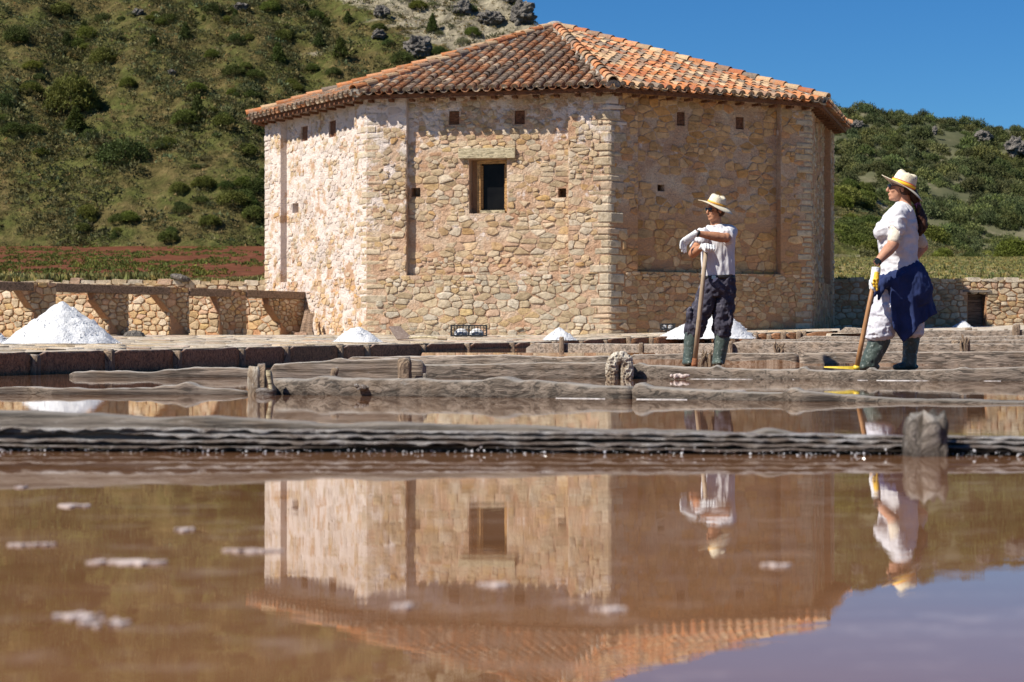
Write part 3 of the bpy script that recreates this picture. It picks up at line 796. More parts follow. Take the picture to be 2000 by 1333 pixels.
for k in (-1, 0, 1, 2):
    a, b = ev(k), ev(k+1); mid = (a+b)/2; u = (b-a).normalized(); s = (AP-mid).normalized(); n = u.cross(s).normalized(); Ls = (AP-mid).length; hw = (b-a).length/2
    rng = random.Random(200+k); pal = TILECOL if k >= 1 else TILECOLB
    nc = int(hw/.135/2)+1; pitch = .272
    for j in range(-nc-1, nc+2):
        ao = j*pitch; wob = rng.uniform(-.012, .012)
        for cover in (1, 0):
            ac = ao+wob if cover else ao+pitch/2
            t = -.10 if cover else -.13; row = 0
            while True:
                lim = hw*(1-max(0, t)/Ls)-.06
                if abs(ac) > lim+(.05 if row == 0 else 0) or t > Ls-.2: break
                o = mid+u*(ac+rng.uniform(-.014, .014))+s*t+n*(.075 if cover else .085)
                tilt = (.035 if cover else .03)+rng.uniform(-.012, .012); yaw = rng.uniform(-.055, .055)
                if rng.random() < .05: yaw *= 3; tilt += .035
                ss = (s*math.cos(tilt)-n*math.sin(tilt)*(-1 if False else 1)); ss = (ss+u*yaw).normalized(); nn = u.cross(ss).normalized(); uu = ss.cross(nn)
                Mx = Matrix((uu, ss, nn)).transposed().to_4x4(); Mx.translation = o+nn*(.022)
                c = tcol(rng, pal)
                if cover: tiles.append(((100 if k in (0, 1) else 0)-t+rng.random()*.01, Mx, c))
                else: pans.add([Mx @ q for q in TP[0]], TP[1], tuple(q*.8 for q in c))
                if row == 0 and cover:
                    m_ = 7; vs = [Mx @ Vector((0, .012+rng.uniform(0, .03), -.02))]
                    for i in range(m_): an = math.pi*i/(m_-1); vs.append(Mx @ Vector((-.092*math.cos(an), .02, .085*math.sin(an))))
                    plugs.add(vs, [(0, i+2, i+1) for i in range(m_-1)], (.46, .38, .28) if rng.random() < .7 else (.30, .23, .16), .1)
                t += .345+rng.uniform(-.012, .012); row += 1
tiles.sort(key=lambda q: -q[0])
rl = parent_loc(roofo)
for _, Mx, c in tiles[:300]:
    o = link('tile', TGM, roofo); mm = Mx.copy(); mm.translation = mm.translation-rl; o.matrix_local = mm; o.color = (*c, 1)
mb = MB()
for _, Mx, c in tiles[300:]: mb.add([Mx @ q for q in TG[0]], TG[1], c)
mb.build('barrel_tiles', M_TILE, roofo, 'stuff')
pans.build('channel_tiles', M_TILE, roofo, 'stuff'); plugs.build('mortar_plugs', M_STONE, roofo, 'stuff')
M_BED = mat('hip_mortar', lambda b: (b.set(b.ramp(b.noise(b.wpos(), 8, 5, .7), [(.3, (.15, .125, .105)), (.6, (.36, .325, .28))]), .95, .2), b.bump(b.noise(b.wpos(), 14, 4), 1, .03)))
RG = tile_geo(.135, .11, .52, 8, .02)
for k in (-1, 0, 1, 2, 3):
    e = ev(k, RE+.05); d = (AP-e).normalized(); side = d.cross(Vector((0, 0, 1))).normalized(); up = side.cross(d).normalized(); L = (AP-e).length
    pts = [e+d*(L*i/12)+up*.055 for i in range(13)]
    mb = MB(); mb.add(*tube(pts, [(.17, .115)]*13, 10, side)); mb.build('hip_mortar_bed', M_BED, roofo)
    rng = random.Random(300+k); t = -.05
    while t < L-.25:
        o = e+d*t+up*.135+side*rng.uniform(-.012, .012); tl = .045+rng.uniform(-.01, .01)
        ss = (d*math.cos(tl)-up*math.sin(tl)).normalized(); nn = side.cross(ss).normalized()
        if nn.z < 0: nn = -nn
        Mx = Matrix((ss.cross(nn), ss, nn)).transposed().to_4x4(); Mx.translation = o-parent_loc(roofo)+nn*.02
        mb = MB(); ob = link('ridge_tile', bpy.data.meshes.get('ridge_tile') or mesh('ridge_tile', [tuple(q) for q in RG[0]], RG[1], M_TILE, {'tint': np.ones((len(RG[0]), 3))}), roofo)
        ob.matrix_local = Mx; ob.color = (*tcol(rng, TILECOL), 1); t += .43
mb = MB(); mb.add(*ball(AP+Vector((0, 0, .12)), (.26, .26, .13))); mb.build('apex_cap', M_BED, roofo)
# rafter tails and eave board
for k in (-1, 0, 1, 2):
    a, b = ev(k), ev(k+1); u = (b-a).normalized(); L = (b-a).length; f = FC[k]; rot = Matrix((u, f.n, Vector((0, 0, 1)))).transposed()
    i = .3
    while i < L-.2:
        mb = MB(); c = a+u*i-f.n*.23; mb.box(Vector((c.x, c.y, EAVE_Z-.135)), (.10, .26, .06), rot); mb.build('rafter_tail', M_EAVE, house); i += .52
    mb = MB(); c = (a+b)/2-f.n*.06; mb.box(Vector((c.x, c.y, EAVE_Z-.055)), (L+.02, .10, .075), rot); mb.build('eave_board', M_EAVE, house)

# ================================================================== STONE WALLS, PIERS
class Pl:
    def __init__(s, a, b):
        s.o = Vector((a[0], a[1], 0)); e = Vector((b[0], b[1], 0))-s.o; s.L = e.length; s.u = e.normalized(); s.n = Vector((s.u.y, -s.u.x, 0))
    def p(s, u, z, w=0.0): return s.o+s.u*u+s.n*w+Vector((0, 0, z))
def dress(f, u0, u1, z0, z1, rng, out, lime=0.1, hmin=.10, hmax=.22, drop=.05, w0=0.0, poly=None, palette_warm=.2, hg=(.016, .05), fhole=None):
    for q in rubble(u0, u1, z0, z1, rng, hmin, hmax, (1.0, 2.2)):
        if rng.random() < drop: continue
        if poly:
            for (a, b, c) in poly:
                q = clip(q, a, b, c)
                if len(q) < 3: break
            if len(q) < 3: continue
        if fhole:
            cu = sum(p[0] for p in q)/len(q); cz = sum(p[1] for p in q)/len(q)
            if fhole[0]-.02 < cu < fhole[1]+.02 and fhole[2] < cz < fhole[3]: continue
            if cz < fhole[3] and cz > fhole[2]:
                q = clip(q, -1, 0, fhole[0]-.01) if cu < fhole[0] else clip(q, 1, 0, -fhole[1]-.01)
            if len(q) < 3: continue
        if area(q) < .002: continue
        s = shape(q, .011, rng)
        if not s: continue
        vs, fs = stone_geo(s, lambda a, b, c: f.p(a, b, w0+c), rng.uniform(*hg), rng)
        out.append((area(s), vs, fs, stonecol(rng, palette_warm), lime))
def coping(f, u0, u1, z, th, rng, out, h=(.05, .13), lime=.15):
    u = u0
    while u < u1:
        w_ = rng.uniform(.18, .48); d = th/2+rng.uniform(-.03, .05); zz = z+rng.uniform(-.03, .03); hh = rng.uniform(*h)
        q = shape([(u+.01, zz-.06), (u+w_-.01, zz-.06), (u+w_-.01, zz+hh*rng.uniform(.6, 1)), (u+.01, zz+hh*rng.uniform(.6, 1))], .005, rng)
        if q:
            vs = [f.p(a, b, .035) for a, b in q]+[f.p(a, b, -th) for a, b in q]; n = len(q)
            out.append((w_*hh, vs, [tuple(range(n)), tuple(range(2*n-1, n-1, -1))]+[(i, n+i, n+(i+1) % n, (i+1) % n) for i in range(n)], stonecol(rng), lime))
        u += w_
# left boundary wall, behind the beam
fw = Pl((X(-1100, 57), 57.0), (-6.6, 57.0)); LT = 2.02
lw = thing('boundary_wall', 'low rubble stone wall left of the salt house, in front of the red field', 'wall', (-10, 57, 0))
mb = MB(); mb.box(fw.p(fw.L/2, .98, -.25), (fw.L, .5, 2.02)); mb.build('wall_core', M_MORTAR, lw)
st = []; r_ = random.Random(11); dress(fw, 0, fw.L, .3, LT, r_, st, .12, .10, .2); coping(fw, 0, fw.L, LT, .5, r_, st)
st = [((s[0] if -10 < 1000+s[1][0].x/s[1][0].y*F < 540 and s[1][0].z > 1.7 else s[0]*.01),)+s[1:] for s in st]; emit_stones(st, lw, 'stone', 'wall_stones', M_STONE, 120)
mb = MB(); mb.add(*ball(P(352, 543, 56.9), (.30, .16, .10), Matrix.Rotation(.25, 3, 'Y'), 9, 6)); o = mb.build('stone', M_ROCK, None, origin=P(352, 543, 56.9)); tag(o, 'loose grey stone lying on top of the wall left of the salt house', 'stone')

# right boundary wall with a small doorway
RWy = 61.0; fr_ = Pl((8.0, RWy), (X(3600, RWy), RWy)); RT = Z(547, RWy)
rw = thing('boundary_wall', 'long rubble stone wall right of the salt house with a small square doorway', 'wall', (14, RWy, 0))
d0, d1 = X(1890, RWy)-8.0, X(1925, RWy)-8.0; dz0, dz1 = Z(640, RWy), Z(571, RWy)
mb = MB()
for a, b, c, d in ((0, d0, .2, RT), (d1, fr_.L, .2, RT), (d0, d1, dz1, RT-.002), (d0, d1, .2, dz0)):
    mb.box(fr_.p((a+b)/2, (c+d)/2, -.3), (b-a, .6, d-c))
mb.build('wall_core', M_MORTAR, rw)
mb = MB(); mb.box(fr_.p((d0+d1)/2, (dz0+dz1)/2, -.45), (d1-d0-.01, .08, dz1-dz0-.01)); mb.build('door_board', M_BEAM, rw)
mb = MB(); mb.box(fr_.p((d0+d1)/2, dz1+.03, -.08), (d1-d0+.3, .28, .07)); mb.build('lintel', M_LOG, rw)
st = []; r_ = random.Random(12); dress(fr_, 0, fr_.L, .3, RT, r_, st, .17, .11, .24, fhole=(d0, d1, dz0, dz1)); coping(fr_, 0, fr_.L, RT, .55, r_, st, (.03, .10))
st = [((s[0] if 1600 < 1000+s[1][0].x/s[1][0].y*F < 2010 else s[0]*.01),)+s[1:] for s in st]; emit_stones(st, rw, 'stone', 'wall_stones', M_STONE, 220)

# row of piers carrying timber troughs, running from the house towards the left
BL = Pl((-5.43, 54.6), (-11.9, 44.6)); BL = Pl((-12.6, 43.55), (-5.43, 54.6))
BT = .3+1.42
def blU(px):
    t = (px-1000)/F; return (t*BL.o.y-BL.o.x)/(BL.u.x-t*BL.u.y)
pier_px = [(65, 109, 37), (213, 251, 183), (333, 369, 303), (428, 481, 422), (548, 594, 524), (-90, -45, -118)]
names = ['stone pier behind the big salt heap, its head breaking the timber beam', 'stone pier right beside the big salt heap, under the long timber beam',
         'middle stone pier with its head showing between two timber beams', 'wide stone pier between the two short timber beams', 'stone pier touching the corner of the salt house, under the end of the beam', 'leftmost stone pier, at the edge of the picture']
TOPH = [1, 0, 1, 1, 0, 0]
for i, (a, b, hx) in enumerate(pier_px):
    ua, ub, uh = blU(a), blU(b), blU(hx); zt = BT if TOPH[i] else BT-.20
    y = BL.p(ua, 0).y; zb = tz(BL.p(ua, 0).x, y)-.25
    bx = thing('stone_pier', names[i], 'pier', BL.p((ua+ub)/2, zb+.25), 'row of stone piers carrying timber beams left of the salt house')
    dp = 2.4; zh = zt-.62
    mb = MB()
    for prof, dd in (([(ua, zb), (ub, zb), (ub, zt), (ua, zt)], dp), ([(ua, zh), (ua, zt-.002), (uh, zt-.002), (uh, zt-.16)], .22)):  # second profile: bracket added to stand in for the dark diagonal shadow
        n = 4; vs = [BL.p(u, z, 0 if dd > 1 else -.003) for u, z in prof]+[BL.p(u, z, -dd) for u, z in prof]
        mb.add(vs, [tuple(range(n)), tuple(range(2*n-1, n-1, -1))]+[(k, n+k, n+(k+1) % n, (k+1) % n) for k in range(n)])
    mb.build('pier_core', M_MORTAR, bx)
    r_ = random.Random(400+i); st = []
    dx, dz = uh-ua, (zt-.16)-zh
    A_, B_ = dz, -dx; C_ = -(A_*ua+B_*zh); nn = math.hypot(A_, B_)
    dress(BL, uh, ub, zb, zt, r_, st, 0.0, .10, .20, .03, 0, [(A_/nn, B_/nn, C_/nn)], .7)
    sd = Pl(tuple(BL.p(ua, 0, -dp))[:2], tuple(BL.p(ua, 0, 0))[:2])
    dress(sd, 0, dp, zb, zt-.02, r_, st, .12, .10, .24, .03, 0, None, .3, (.02, .05))
    emit_stones(st, bx, 'stone', 'pier_stones', M_STONE, 70)
def beam(a, b, label, extra=0.0):
    ua, ub = blU(a), blU(b)
    g = 'timber beams lying on the stone piers'
    c = BL.p((ua+ub)/2, BT-.10, -.10); rot = Matrix((BL.u, BL.n, Vector((0, 0, 1)))).transposed()
    n = max(4, int((ub-ua)/.25)); mb = MB(); vs = []; fs = []; rr = random.Random(int(a)+500)
    for i in range(n+1):
        u = lerp(ua, ub, i/n); j = rr.uniform(-.006, .006)
        vs += [BL.p(u, BT-.20+j, .06), BL.p(u, BT-.20, -.22), BL.p(u, BT+j, -.22), BL.p(u, BT-.01+j, .06)]
    for i in range(n):
        for k in range(4): fs.append((i*4+k, i*4+(k+1) % 4, i*4+4+(k+1) % 4, i*4+4+k))
    fs += [(3, 2, 1, 0), (n*4, n*4+1, n*4+2, n*4+3)]
    mb.add(vs, [q[::-1] for q in fs]); o = mb.build('timber_beam', M_BEAM, None, origin=c)
    m_ = o.modifiers.new('bevel', 'BEVEL'); m_.width = .01
    tag(o, label, 'beam', g)
beam(-200, 63, 'brown timber beam at the left edge of the picture, ending at a pier head'); beam(107, 329, 'longest timber beam, spanning two bays above the big salt heap')
beam(368, 449, 'short timber beam between two pier heads'); beam(479, 597, 'timber beam ending against the corner of the salt house')
# corner beside the last pier: leaning boards and a block
for i, (x0, y0, x1, y1, lab) in enumerate([(590, 655, 601, 606, 'old brown board leaning in the dark corner by the salt house'), (603, 656, 607, 612, 'narrow weathered board leaning upright beside the other one')]):
    d = 53.2-i*.25; mb = MB(); p0, p1 = P(x0, y0, d), P(x1, y1, d+.5); mb.add(*tube([p0, (p0+p1)/2, p1], [(.075, .02)]*3, 4, (1, 0, 0)))
    tag(mb.build('board', M_BEAM, None, origin=p0), lab, 'board', 'boards leaning in the corner')
mb = MB()
for a, b, c_ in ((576, 600, (.52, .34, .24)), (601, 613, (.34, .25, .18))):
    mb.box(P((a+b)/2, 655, 50.5), (X(b, 50.5)-X(a, 50.5)-.01, .25, .13), None, col=c_, lime=.05)
tag(mb.build('stone_block', M_STONE, None, origin=P(590, 658, 50.5)), 'squared pinkish stone block lying on the terrace by the house corner', 'stone block')
# loose stones at pier feet
for i, (px, py, r, lab) in enumerate([(262, 657, .17, 'dark boulder at the foot of the pier beside the salt heap'), (1000+5, 648, .12, None)][:1]):
    mb = MB(); mb.add(*ball(P(px, py, 47), (r*1.5, r, r*.8), None, 9, 6)); tag(mb.build('boulder', M_ROCK, None, origin=P(px, py, 47)), lab, 'stone')

# ================================================================== TERRACE EDGE
flag = []; r_ = random.Random(21)
class Fl:
    def p(s, u, v, w=0.0): return Vector((u, v, tz(u, v)+w-.004))
_fl = Fl()
def onterr(x, y):
    px = 1000+x/y*F; return px < 1640 and y > curve(EDGE, px)+.25
for q in rubble(-10.5, 8.6, 21, 49, r_, .34, .62, (.9, 1.9)):
    cx, cy = sum(p[0] for p in q)/len(q), sum(p[1] for p in q)/len(q)
    if not all(onterr(*p) for p in q) or r_.random() < .06: continue
    s = shape(q, .016, r_)
    if s:
        vs, fs = stone_geo(s, _fl.p, r_.uniform(.008, .026), r_); c = stonecol(r_); g = r_.uniform(0, 1)
        flag.append((area(s)/(cy*cy), vs, fs, tuple(lerp(q_, .50, .5*g) for q_ in c), .12+.1*g))
emit_stones(flag, TERR, 'flagstone', 'flagstones', M_STONE, 120)

def add_plank(mb, path, thick, zb, rng, seg=.07, rough=1.0, n=14, flare=0.0, knots=(), px_=.20, pz_=.26):
    """path: list of (x, y, ztop); a weathered plank or log standing on edge along it"""
    L = [0.0]
    for a, b in zip(path, path[1:]): L.append(L[-1]+math.hypot(b[0]-a[0], b[1]-a[1]))
    m_ = max(3, int(L[-1]/seg)); vs = []; fs = []; sd = rng.uniform(0, 99)
    for i in range(m_+1):
        s = L[-1]*i/m_
        x = curve(list(zip(L, [p[0] for p in path])), s); y = curve(list(zip(L, [p[1] for p in path])), s); zt = curve(list(zip(L, [p[2] for p in path])), s)
        e = 1.0 if 0 < i < m_ else .72
        zt += rough*(.012*fn(s*1.1, sd)+.006*fn(s*5, sd, 3)+.005*fn(s*17, sd, 5)+.004*max(0, fn(s*6, sd, 9))**2*4); kb = 0
        for ks, kw, kh in knots:
            q = math.exp(-((s-ks)/kw)**2); zt += kh*q; kb += .7*kh*q
        d = Vector((path[-1][0]-path[0][0], path[-1][1]-path[0][1], 0)).normalized(); nn = Vector((d.y, -d.x, 0))
        hz = (zt-zb)/2; zc = (zt+zb)/2; th = thick/2
        for k in range(n):
            a = 2*math.pi*k/n; ca, sa = math.cos(a), math.sin(a)
            w_ = th*math.copysign(abs(ca)**px_, ca)*e; z = hz*math.copysign(abs(sa)**pz_, sa)*e
            g = .007*rough*noise.fractal(Vector((s*1.3, k*.9, sd)), .6, 2.2, 4)+.006*rough*fn(s*1.1, k*3.7, sd+9)+.003*rough*fn(s*14, k*2.3, sd)
            fl_ = flare*max(0, -sa)*(1+.6*fn(s*3, 7, sd))
            w_ += math.copysign(g+kb*max(0, ca)*.5, ca)+(fl_ if ca > 0 else 0)
            q = Vector((x, y, zc+z+g*.5))+nn*w_; vs.append(q)
    for i in range(m_):
        for k in range(n): fs.append((i*n+k, i*n+(k+1) % n, (i+1)*n+(k+1) % n, (i+1)*n+k))
    fs.append(tuple(range(n))[::-1]); fs.append(tuple(m_*n+k for k in range(n)))
    mb.add(vs, [q[::-1] for q in fs])
def add_ledge(mb, path, th, hh, rng, seg=.012, n=8):
    xs = [p[0] for p in path]; m_ = int((xs[-1]-xs[0])/seg); vs = []; fs = []; sd = rng.uniform(0, 99)
    for i in range(m_+1):
        x = lerp(xs[0], xs[-1], i/m_); y = curve([(p[0], p[1]) for p in path], x) if i % 1 == 0 else 0; z = curve([(p[0], p[2]) for p in path], x)
        f = th/2*(1+.6*noise.fractal(Vector((x*16, sd, 0)), .9, 2.1, 5)); gate = min(1, max(0, 1.3+3.2*fn(x*1.1, sd*3.1, 2))); f *= .35+.65*gate; h_ = hh*gate*max(.2, .8+.7*noise.fractal(Vector((x*22, sd, 7)), .9, 2.1, 4)); dz = .0035*noise.fractal(Vector((x*9, sd, 3)), .9, 2.1, 5)
        for k in range(n):
            a = 2*math.pi*k/n; vs.append(Vector((x, y-math.cos(a)*(f if math.cos(a) > 0 else th/2), z+dz-h_/2+h_/2*math.sin(a))))
    for i in range(m_):
        for k in range(n): fs.append((i*n+k, i*n+(k+1) % n, (i+1)*n+(k+1) % n, (i+1)*n+k))
    mb.add(vs, fs)
def pxpath(pts): # (px, py_top, d)
    return [(X(a, d), d, Z(b, d)) for a, b, d in pts]
def add_stub(mb, px, d, w_, dep, zb, zt, rng, lean=0.0, n=10, rough=.012):
    x = X(px, d); m_ = 7; vs = []; fs = []; sd = rng.uniform(0, 99)
    for i in range(m_+1):
        t = i/m_; z = lerp(zb, zt, t); e = 1 if i < m_ else .8
        for k in range(n):
            a = 2*math.pi*k/n; ca, sa = math.cos(a), math.sin(a)
            rr = 1+rough/w_*2*fn(k*1.7, t*2.5, sd)
            vs.append(Vector((x+lean*t+w_/2*math.copysign(abs(ca)**.35, ca)*rr*e, d+dep/2*math.copysign(abs(sa)**.35, sa)*rr*e, z+(rough*1.5*fn(k*1.3, sd, 5) if i == m_ else 0))))
    for i in range(m_):
        for k in range(n): fs.append((i*n+k, i*n+(k+1) % n, (i+1)*n+(k+1) % n, (i+1)*n+k))
    fs.append(tuple(range(n))[::-1]); fs.append(tuple(m_*n+k for k in range(n)))
    mb.add(vs, fs)
def plank_obj(name, path, thick, zb, m, parent, seed, kind=None, **k):
    tone = k.pop('tone', None); rng = random.Random(seed); mb = MB(); add_plank(mb, path, thick, zb, rng, **k); o = mb.build(name, m, parent, kind, True); t = tone or rng.uniform(.85, 1.15); o.color = (t*1.02, t, t*.97, 1); return o
def stub_obj(name, m, parent, seed, px, d, w_, dep, zb, zt, **k):
    rng = random.Random(seed); mb = MB(); add_stub(mb, px, d, w_, dep, zb, zt, rng, **k); return mb.build(name, m, parent, None, True)

edge = thing('retaining_boards', 'dark brine stained boards held by short posts along the terrace edge', 'retaining boards', (-3, 30, 0))
joints = [-300, -120, 66, 212, 345, 470, 558, 663, 716, 826, 912, 1000, 1040, 1082, 1135, 1182, 1228, 1272, 1336, 1384, 1432, 1476, 1502, 1530, 1560, 1570, 1640]
for i, (a, b) in enumerate(zip(joints, joints[1:])):
    pts = []
    for t in (0, .25, .5, .75, 1):
        px = lerp(a+2, b-2, t); x, d = edge_xy(px); pts.append((x, d-.02, tz(x, d)+.012-.02*math.sin(t*3.14)))
    plank_obj('board', pts, .07, -.12 if pts[0][1] < 40 else .15, M_WOODDARK, edge, 600+i, seg=.25, rough=.5, n=10)
    x, d = edge_xy(b)
    stub_obj('post', M_POST, edge, 700+i, b, d-.12, .13 if d < 40 else .11, .12, -.12 if d < 38 else .1, tz(x, d)+random.Random(i).uniform(-.03, .02))

# ================================================================== PAN WALLS
# nearest wall, out of focus
def wy(px): return curve([(-3200, 6.3), (-400, 5.98), (0, 5.95), (1000, 5.86), (2000, 5.70), (2400, 5.65), (5000, 5.3)], px)
w1 = thing('pan_wall', 'nearest grey wooden pan wall, crusted with salt in layers, across the whole picture', 'pan wall', (0, 5.65, 0), 'low wooden walls between the brine pans')
top1 = [(-3200, 806), (-1800, 798), (-900, 803), (-400, 800), (0, 799), (60, 802), (120, 806), (190, 806), (300, 815), (420, 811), (520, 818), (640, 827), (760, 823), (880, 829), (1000, 831), (1160, 838), (1320, 837), (1460, 843), (1500, 836), (1560, 846), (1700, 849), (1850, 853), (2000, 858), (2400, 862), (3400, 858), (4600, 864)]
plank_obj('log', [(X(a, wy(a)+.10), wy(a)+.10, Z(b, wy(a)+.10)) for a, b in top1], .11, -.08, M_LOGNEAR, w1, 801, tone=.9, seg=.02, rough=.55, n=18)
for j, (dy, zt, th, sd) in enumerate([(.052, .060, .05, 3), (.030, .046, .05, 4), (.006, .031, .05, 6), (-.020, .016, .05, 5)]):
    mb = MB(); add_ledge(mb, [(X(a, wy(a)), wy(a)+dy, zt*(1.15-.30*min(1, max(-.2, a/2000)))+.003*fn(a*.012, sd)) for a in range(-3200, 4601, 50)], th, .016 if j < 3 else .010, random.Random(810+j)); mb.build('salt_ledge', M_CRUST, w1, None, True)
stub_obj('post', M_POSTNEAR, w1, 820, 1812, 5.68, .094, .08, -.05, Z(812, 5.68), n=22, rough=.03)
stub_obj('side_post', M_POSTNEAR, w1, 821, 1778, 5.69, .035, .05, -.05, Z(820, 5.69), n=10)
M_CRYST = mat('salt_glint', lambda b: b.set((.72, .72, .74), .06, .9))
mb = MB(); r_ = random.Random(33)
for i in range(900):  # loose glossy facets added along the waterline for their sun glints
    px = r_.uniform(-600, 2600); d = wy(px)-.050+r_.gauss(0, .014); s = abs(r_.gauss(.0, .0018))+.0007; z = abs(r_.gauss(.002, .006))
    c = Vector((X(px, d), d, z)); vs = [c+Vector((r_.uniform(-1, 1), r_.uniform(-1, 1), r_.uniform(-.6, 1.2)))*s for _ in range(5)]
    mb.add(vs, [(0, 1, 2), (0, 2, 3), (0, 3, 4), (1, 4, 2), (2, 4, 3), (0, 4, 1)])
mb.build('salt_glints', M_CRYST, w1, 'stuff')

# second wall: two logs end to end, with knots
w2 = thing('pan_wall', 'long low log wall between the middle pans, right of the leaning double post', 'pan wall', (2, 12, 0), 'low wooden walls between the brine pans')
plank_obj('log', pxpath([(536, 740, 12.9), (700, 739, 12.6), (830, 741, 12.4), (960, 744, 12.2), (1045, 744, 12.1), (1100, 748, 12.0), (1240, 752, 11.8)]), .14, -.08, M_LOG, w2, 830, px_=.4, pz_=.5, tone=0.72, seg=.03, knots=((1.60, .09, .03), (.4, .06, .02)), rough=1.1, n=18)
plank_obj('log', pxpath([(1236, 756, 11.82), (1330, 759, 11.7), (1440, 765, 11.5), (1530, 767, 11.4), (1580, 763, 11.3), (1640, 769, 11.3), (1760, 779, 11.1), (1860, 779, 11.0), (1950, 782, 10.9), (2100, 781, 10.8), (2350, 785, 10.6)]), .13, -.08, M_LOG, w2, 831, px_=.4, pz_=.5, tone=0.72, seg=.03, knots=((.06, .04, .025), (.98, .045, .028)), rough=.6, n=18)
def ribbon(px0, px1, yf, z, parent, seed, w_=.018):
    mb = MB(); n = max(8, int((px1-px0)/12)); vs = []; fs = []
    for i in range(n+1):
        px = lerp(px0, px1, i/n); y = yf(px); e = w_*(.7+.8*abs(fn(px*.05, seed)))*(1 if 0 < i < n else .2); x = X(px, y)
        vs += [Vector((x, y-e, z-.012)), Vector((x, y-e, z+.0015*fn(px*.08, seed, 4))), Vector((x, y+e, z+.001)), Vector((x, y+e, z-.012))]
    for i in range(n):
        for k in range(4): fs.append((i*4+k, i*4+4+k, i*4+4+(k+1) % 4, i*4+(k+1) % 4))
    fs += [(0, 1, 2, 3), (n*4+3, n*4+2, n*4+1, n*4)]
    mb.add(vs, fs); mb.build('salt_rim', M_RIM, parent)
for a, b in ((1243, 1342), (1585, 1758), (1882, 2300), (1085, 1182), (905, 960)):
    ribbon(a, b, lambda q: curve([(0, 13.4), (536, 12.9), (1240, 11.8), (2350, 10.6)], q)-.095, .0035, w2, a)
w2l = thing('pan_wall', 'low half sunken log with a knot at its left end, left of the double post', 'pan wall', (-3, 12.9, 0), 'low wooden walls between the brine pans')
plank_obj('log', pxpath([(-300, 756, 13.2), (0, 756, 13.0), (60, 752, 13.0), (110, 757, 12.9), (230, 757, 12.9), (300, 757, 12.9), (330, 750, 12.9), (380, 755, 12.9), (450, 758, 12.9), (492, 764, 12.9)]), .14, -.08, M_LOG, w2l, 832, tone=0.9, seg=.03, knots=((2.26, .05, .03),), rough=.9, n=18)
w3l = thing('pan_wall', 'thin sunken log along the dark boards, behind the left pan', 'pan wall', (-3, 20, 0), 'low wooden walls between the brine pans')
plank_obj('log', pxpath([(138, 727, 20.0), (180, 724, 20.0), (300, 726, 20.0), (385, 716, 20.0), (440, 719, 20.0), (520, 720, 20)]), .16, -.08, M_LOG, w3l, 833, seg=.04, rough=1.2, n=16)
# third wall: from the double post to the right edge
w3 = thing('pan_wall', 'tall weathered plank wall with stub posts in front of the two workers', 'pan wall', (2, 16, 0), 'low wooden walls between the brine pans')
plank_obj('plank', pxpath([(528, 712, 13.5), (600, 706, 13.5), (700, 702, 13.5), (790, 698, 13.5), (832, 705, 13.5)]), .11, -.08, M_LOG, w3, 834, tone=1.1, seg=.03, rough=.8, n=20, knots=((.45, .05, .02),))
plank_obj('plank', pxpath([(682, 698, 18.8), (830, 695, 18.7), (960, 694, 18.6), (1080, 697, 18.5), (1195, 696, 18.4)]), .10, .105, M_LOG, w3, 835, tone=1.25, seg=.035, rough=.8, n=18)
plank_obj('plank', pxpath([(800, 712, 18.62), (960, 711, 18.5), (1080, 708, 18.4), (1195, 709, 18.3)]), .12, -.08, M_LOG, w3, 836, tone=0.85, seg=.035, rough=.9, n=18)
plank_obj('log', pxpath([(1232, 712, 18.15), (1300, 714, 18.0), (1400, 718, 17.9), (1470, 721, 17.8), (1560, 722, 17.6), (1640, 724, 17.4), (1740, 724, 17.2), (1860, 721, 17.0), (2000, 716, 16.9), (2300, 716, 16.6)]), .13, -.06, M_LOG, w3, 837, px_=.34, pz_=.45, tone=0.8, seg=.03, rough=.8, n=18, knots=((.1, .03, .02), (.78, .03, .025), (1.55, .028, .03), (2.15, .03, .03), (2.9, .04, .015)))
for a, b in ((1345, 1470), (1485, 1700), (1712, 1955), (2000, 2300), (1186, 1232)):
    ribbon(a, b, lambda q: curve([(1190, 18.2), (1500, 17.8), (1750, 17.2), (2300, 16.6)], q)-.105, .0195, w3, a, .022)
stub_obj('post', M_POST, w3, 860, 790, 13.36, .09, .08, -.05, Z(699, 13.36)); stub_obj('post', M_LOG, w3, 861, 829, 12.42, .025, .03, -.05, Z(731, 12.4))
stub_obj('post', M_POST, w3, 862, 649, 13.2, .045, .05, .05, Z(719, 13.2), lean=.02)
# leaning double post
dpo = thing('double_post', 'pair of crooked salt streaked posts leaning together where the log walls meet', 'post', P(515, 771, 12.75))
stub_obj('post', M_KNOB, dpo, 870, 496, 12.75, .07, .10, -.08, Z(716, 12.75), rough=.012); stub_obj('post', M_POST, dpo, 871, 512, 12.9, .05, .08, -.08, Z(712, 12.9), rough=.01)
stub_obj('wedge', M_LINTEL, dpo, 872, 534, 12.7, .032, .06, -.02, Z(724, 12.7), lean=-.03, rough=.005); stub_obj('crust_foot', M_CRUST, dpo, 873, 520, 12.72, .12, .12, -.05, Z(758, 12.7))
mb = MB(); r_ = random.Random(41)
sx = Vector((X(1210, 18.0), 17.95, 0)); pts = [sx+Vector(q) for q in ((-.065, 0, -.02), (-.068, 0, .12), (-.055, 0, .17), (-.018, 0, .20), (.02, 0, .20), (.055, 0, .18), (.065, 0, .12), (.06, 0, -.02))]
mb.add(*tube(pts, [(.028, .05)]*8, 14, (0, 1, 0)))
arch = thing('stump_pair', 'pair of stumps joined by a thick white salt crust like an arch', 'stump', sx)
remesh(mb, 'encrusted_stump', M_KNOB, arch, .007, 2, .012, 34)
mb = MB(); mb.box(sx+Vector((0, .06, .10)), (.12, .04, .22)); mb.build('board', M_POST, arch)
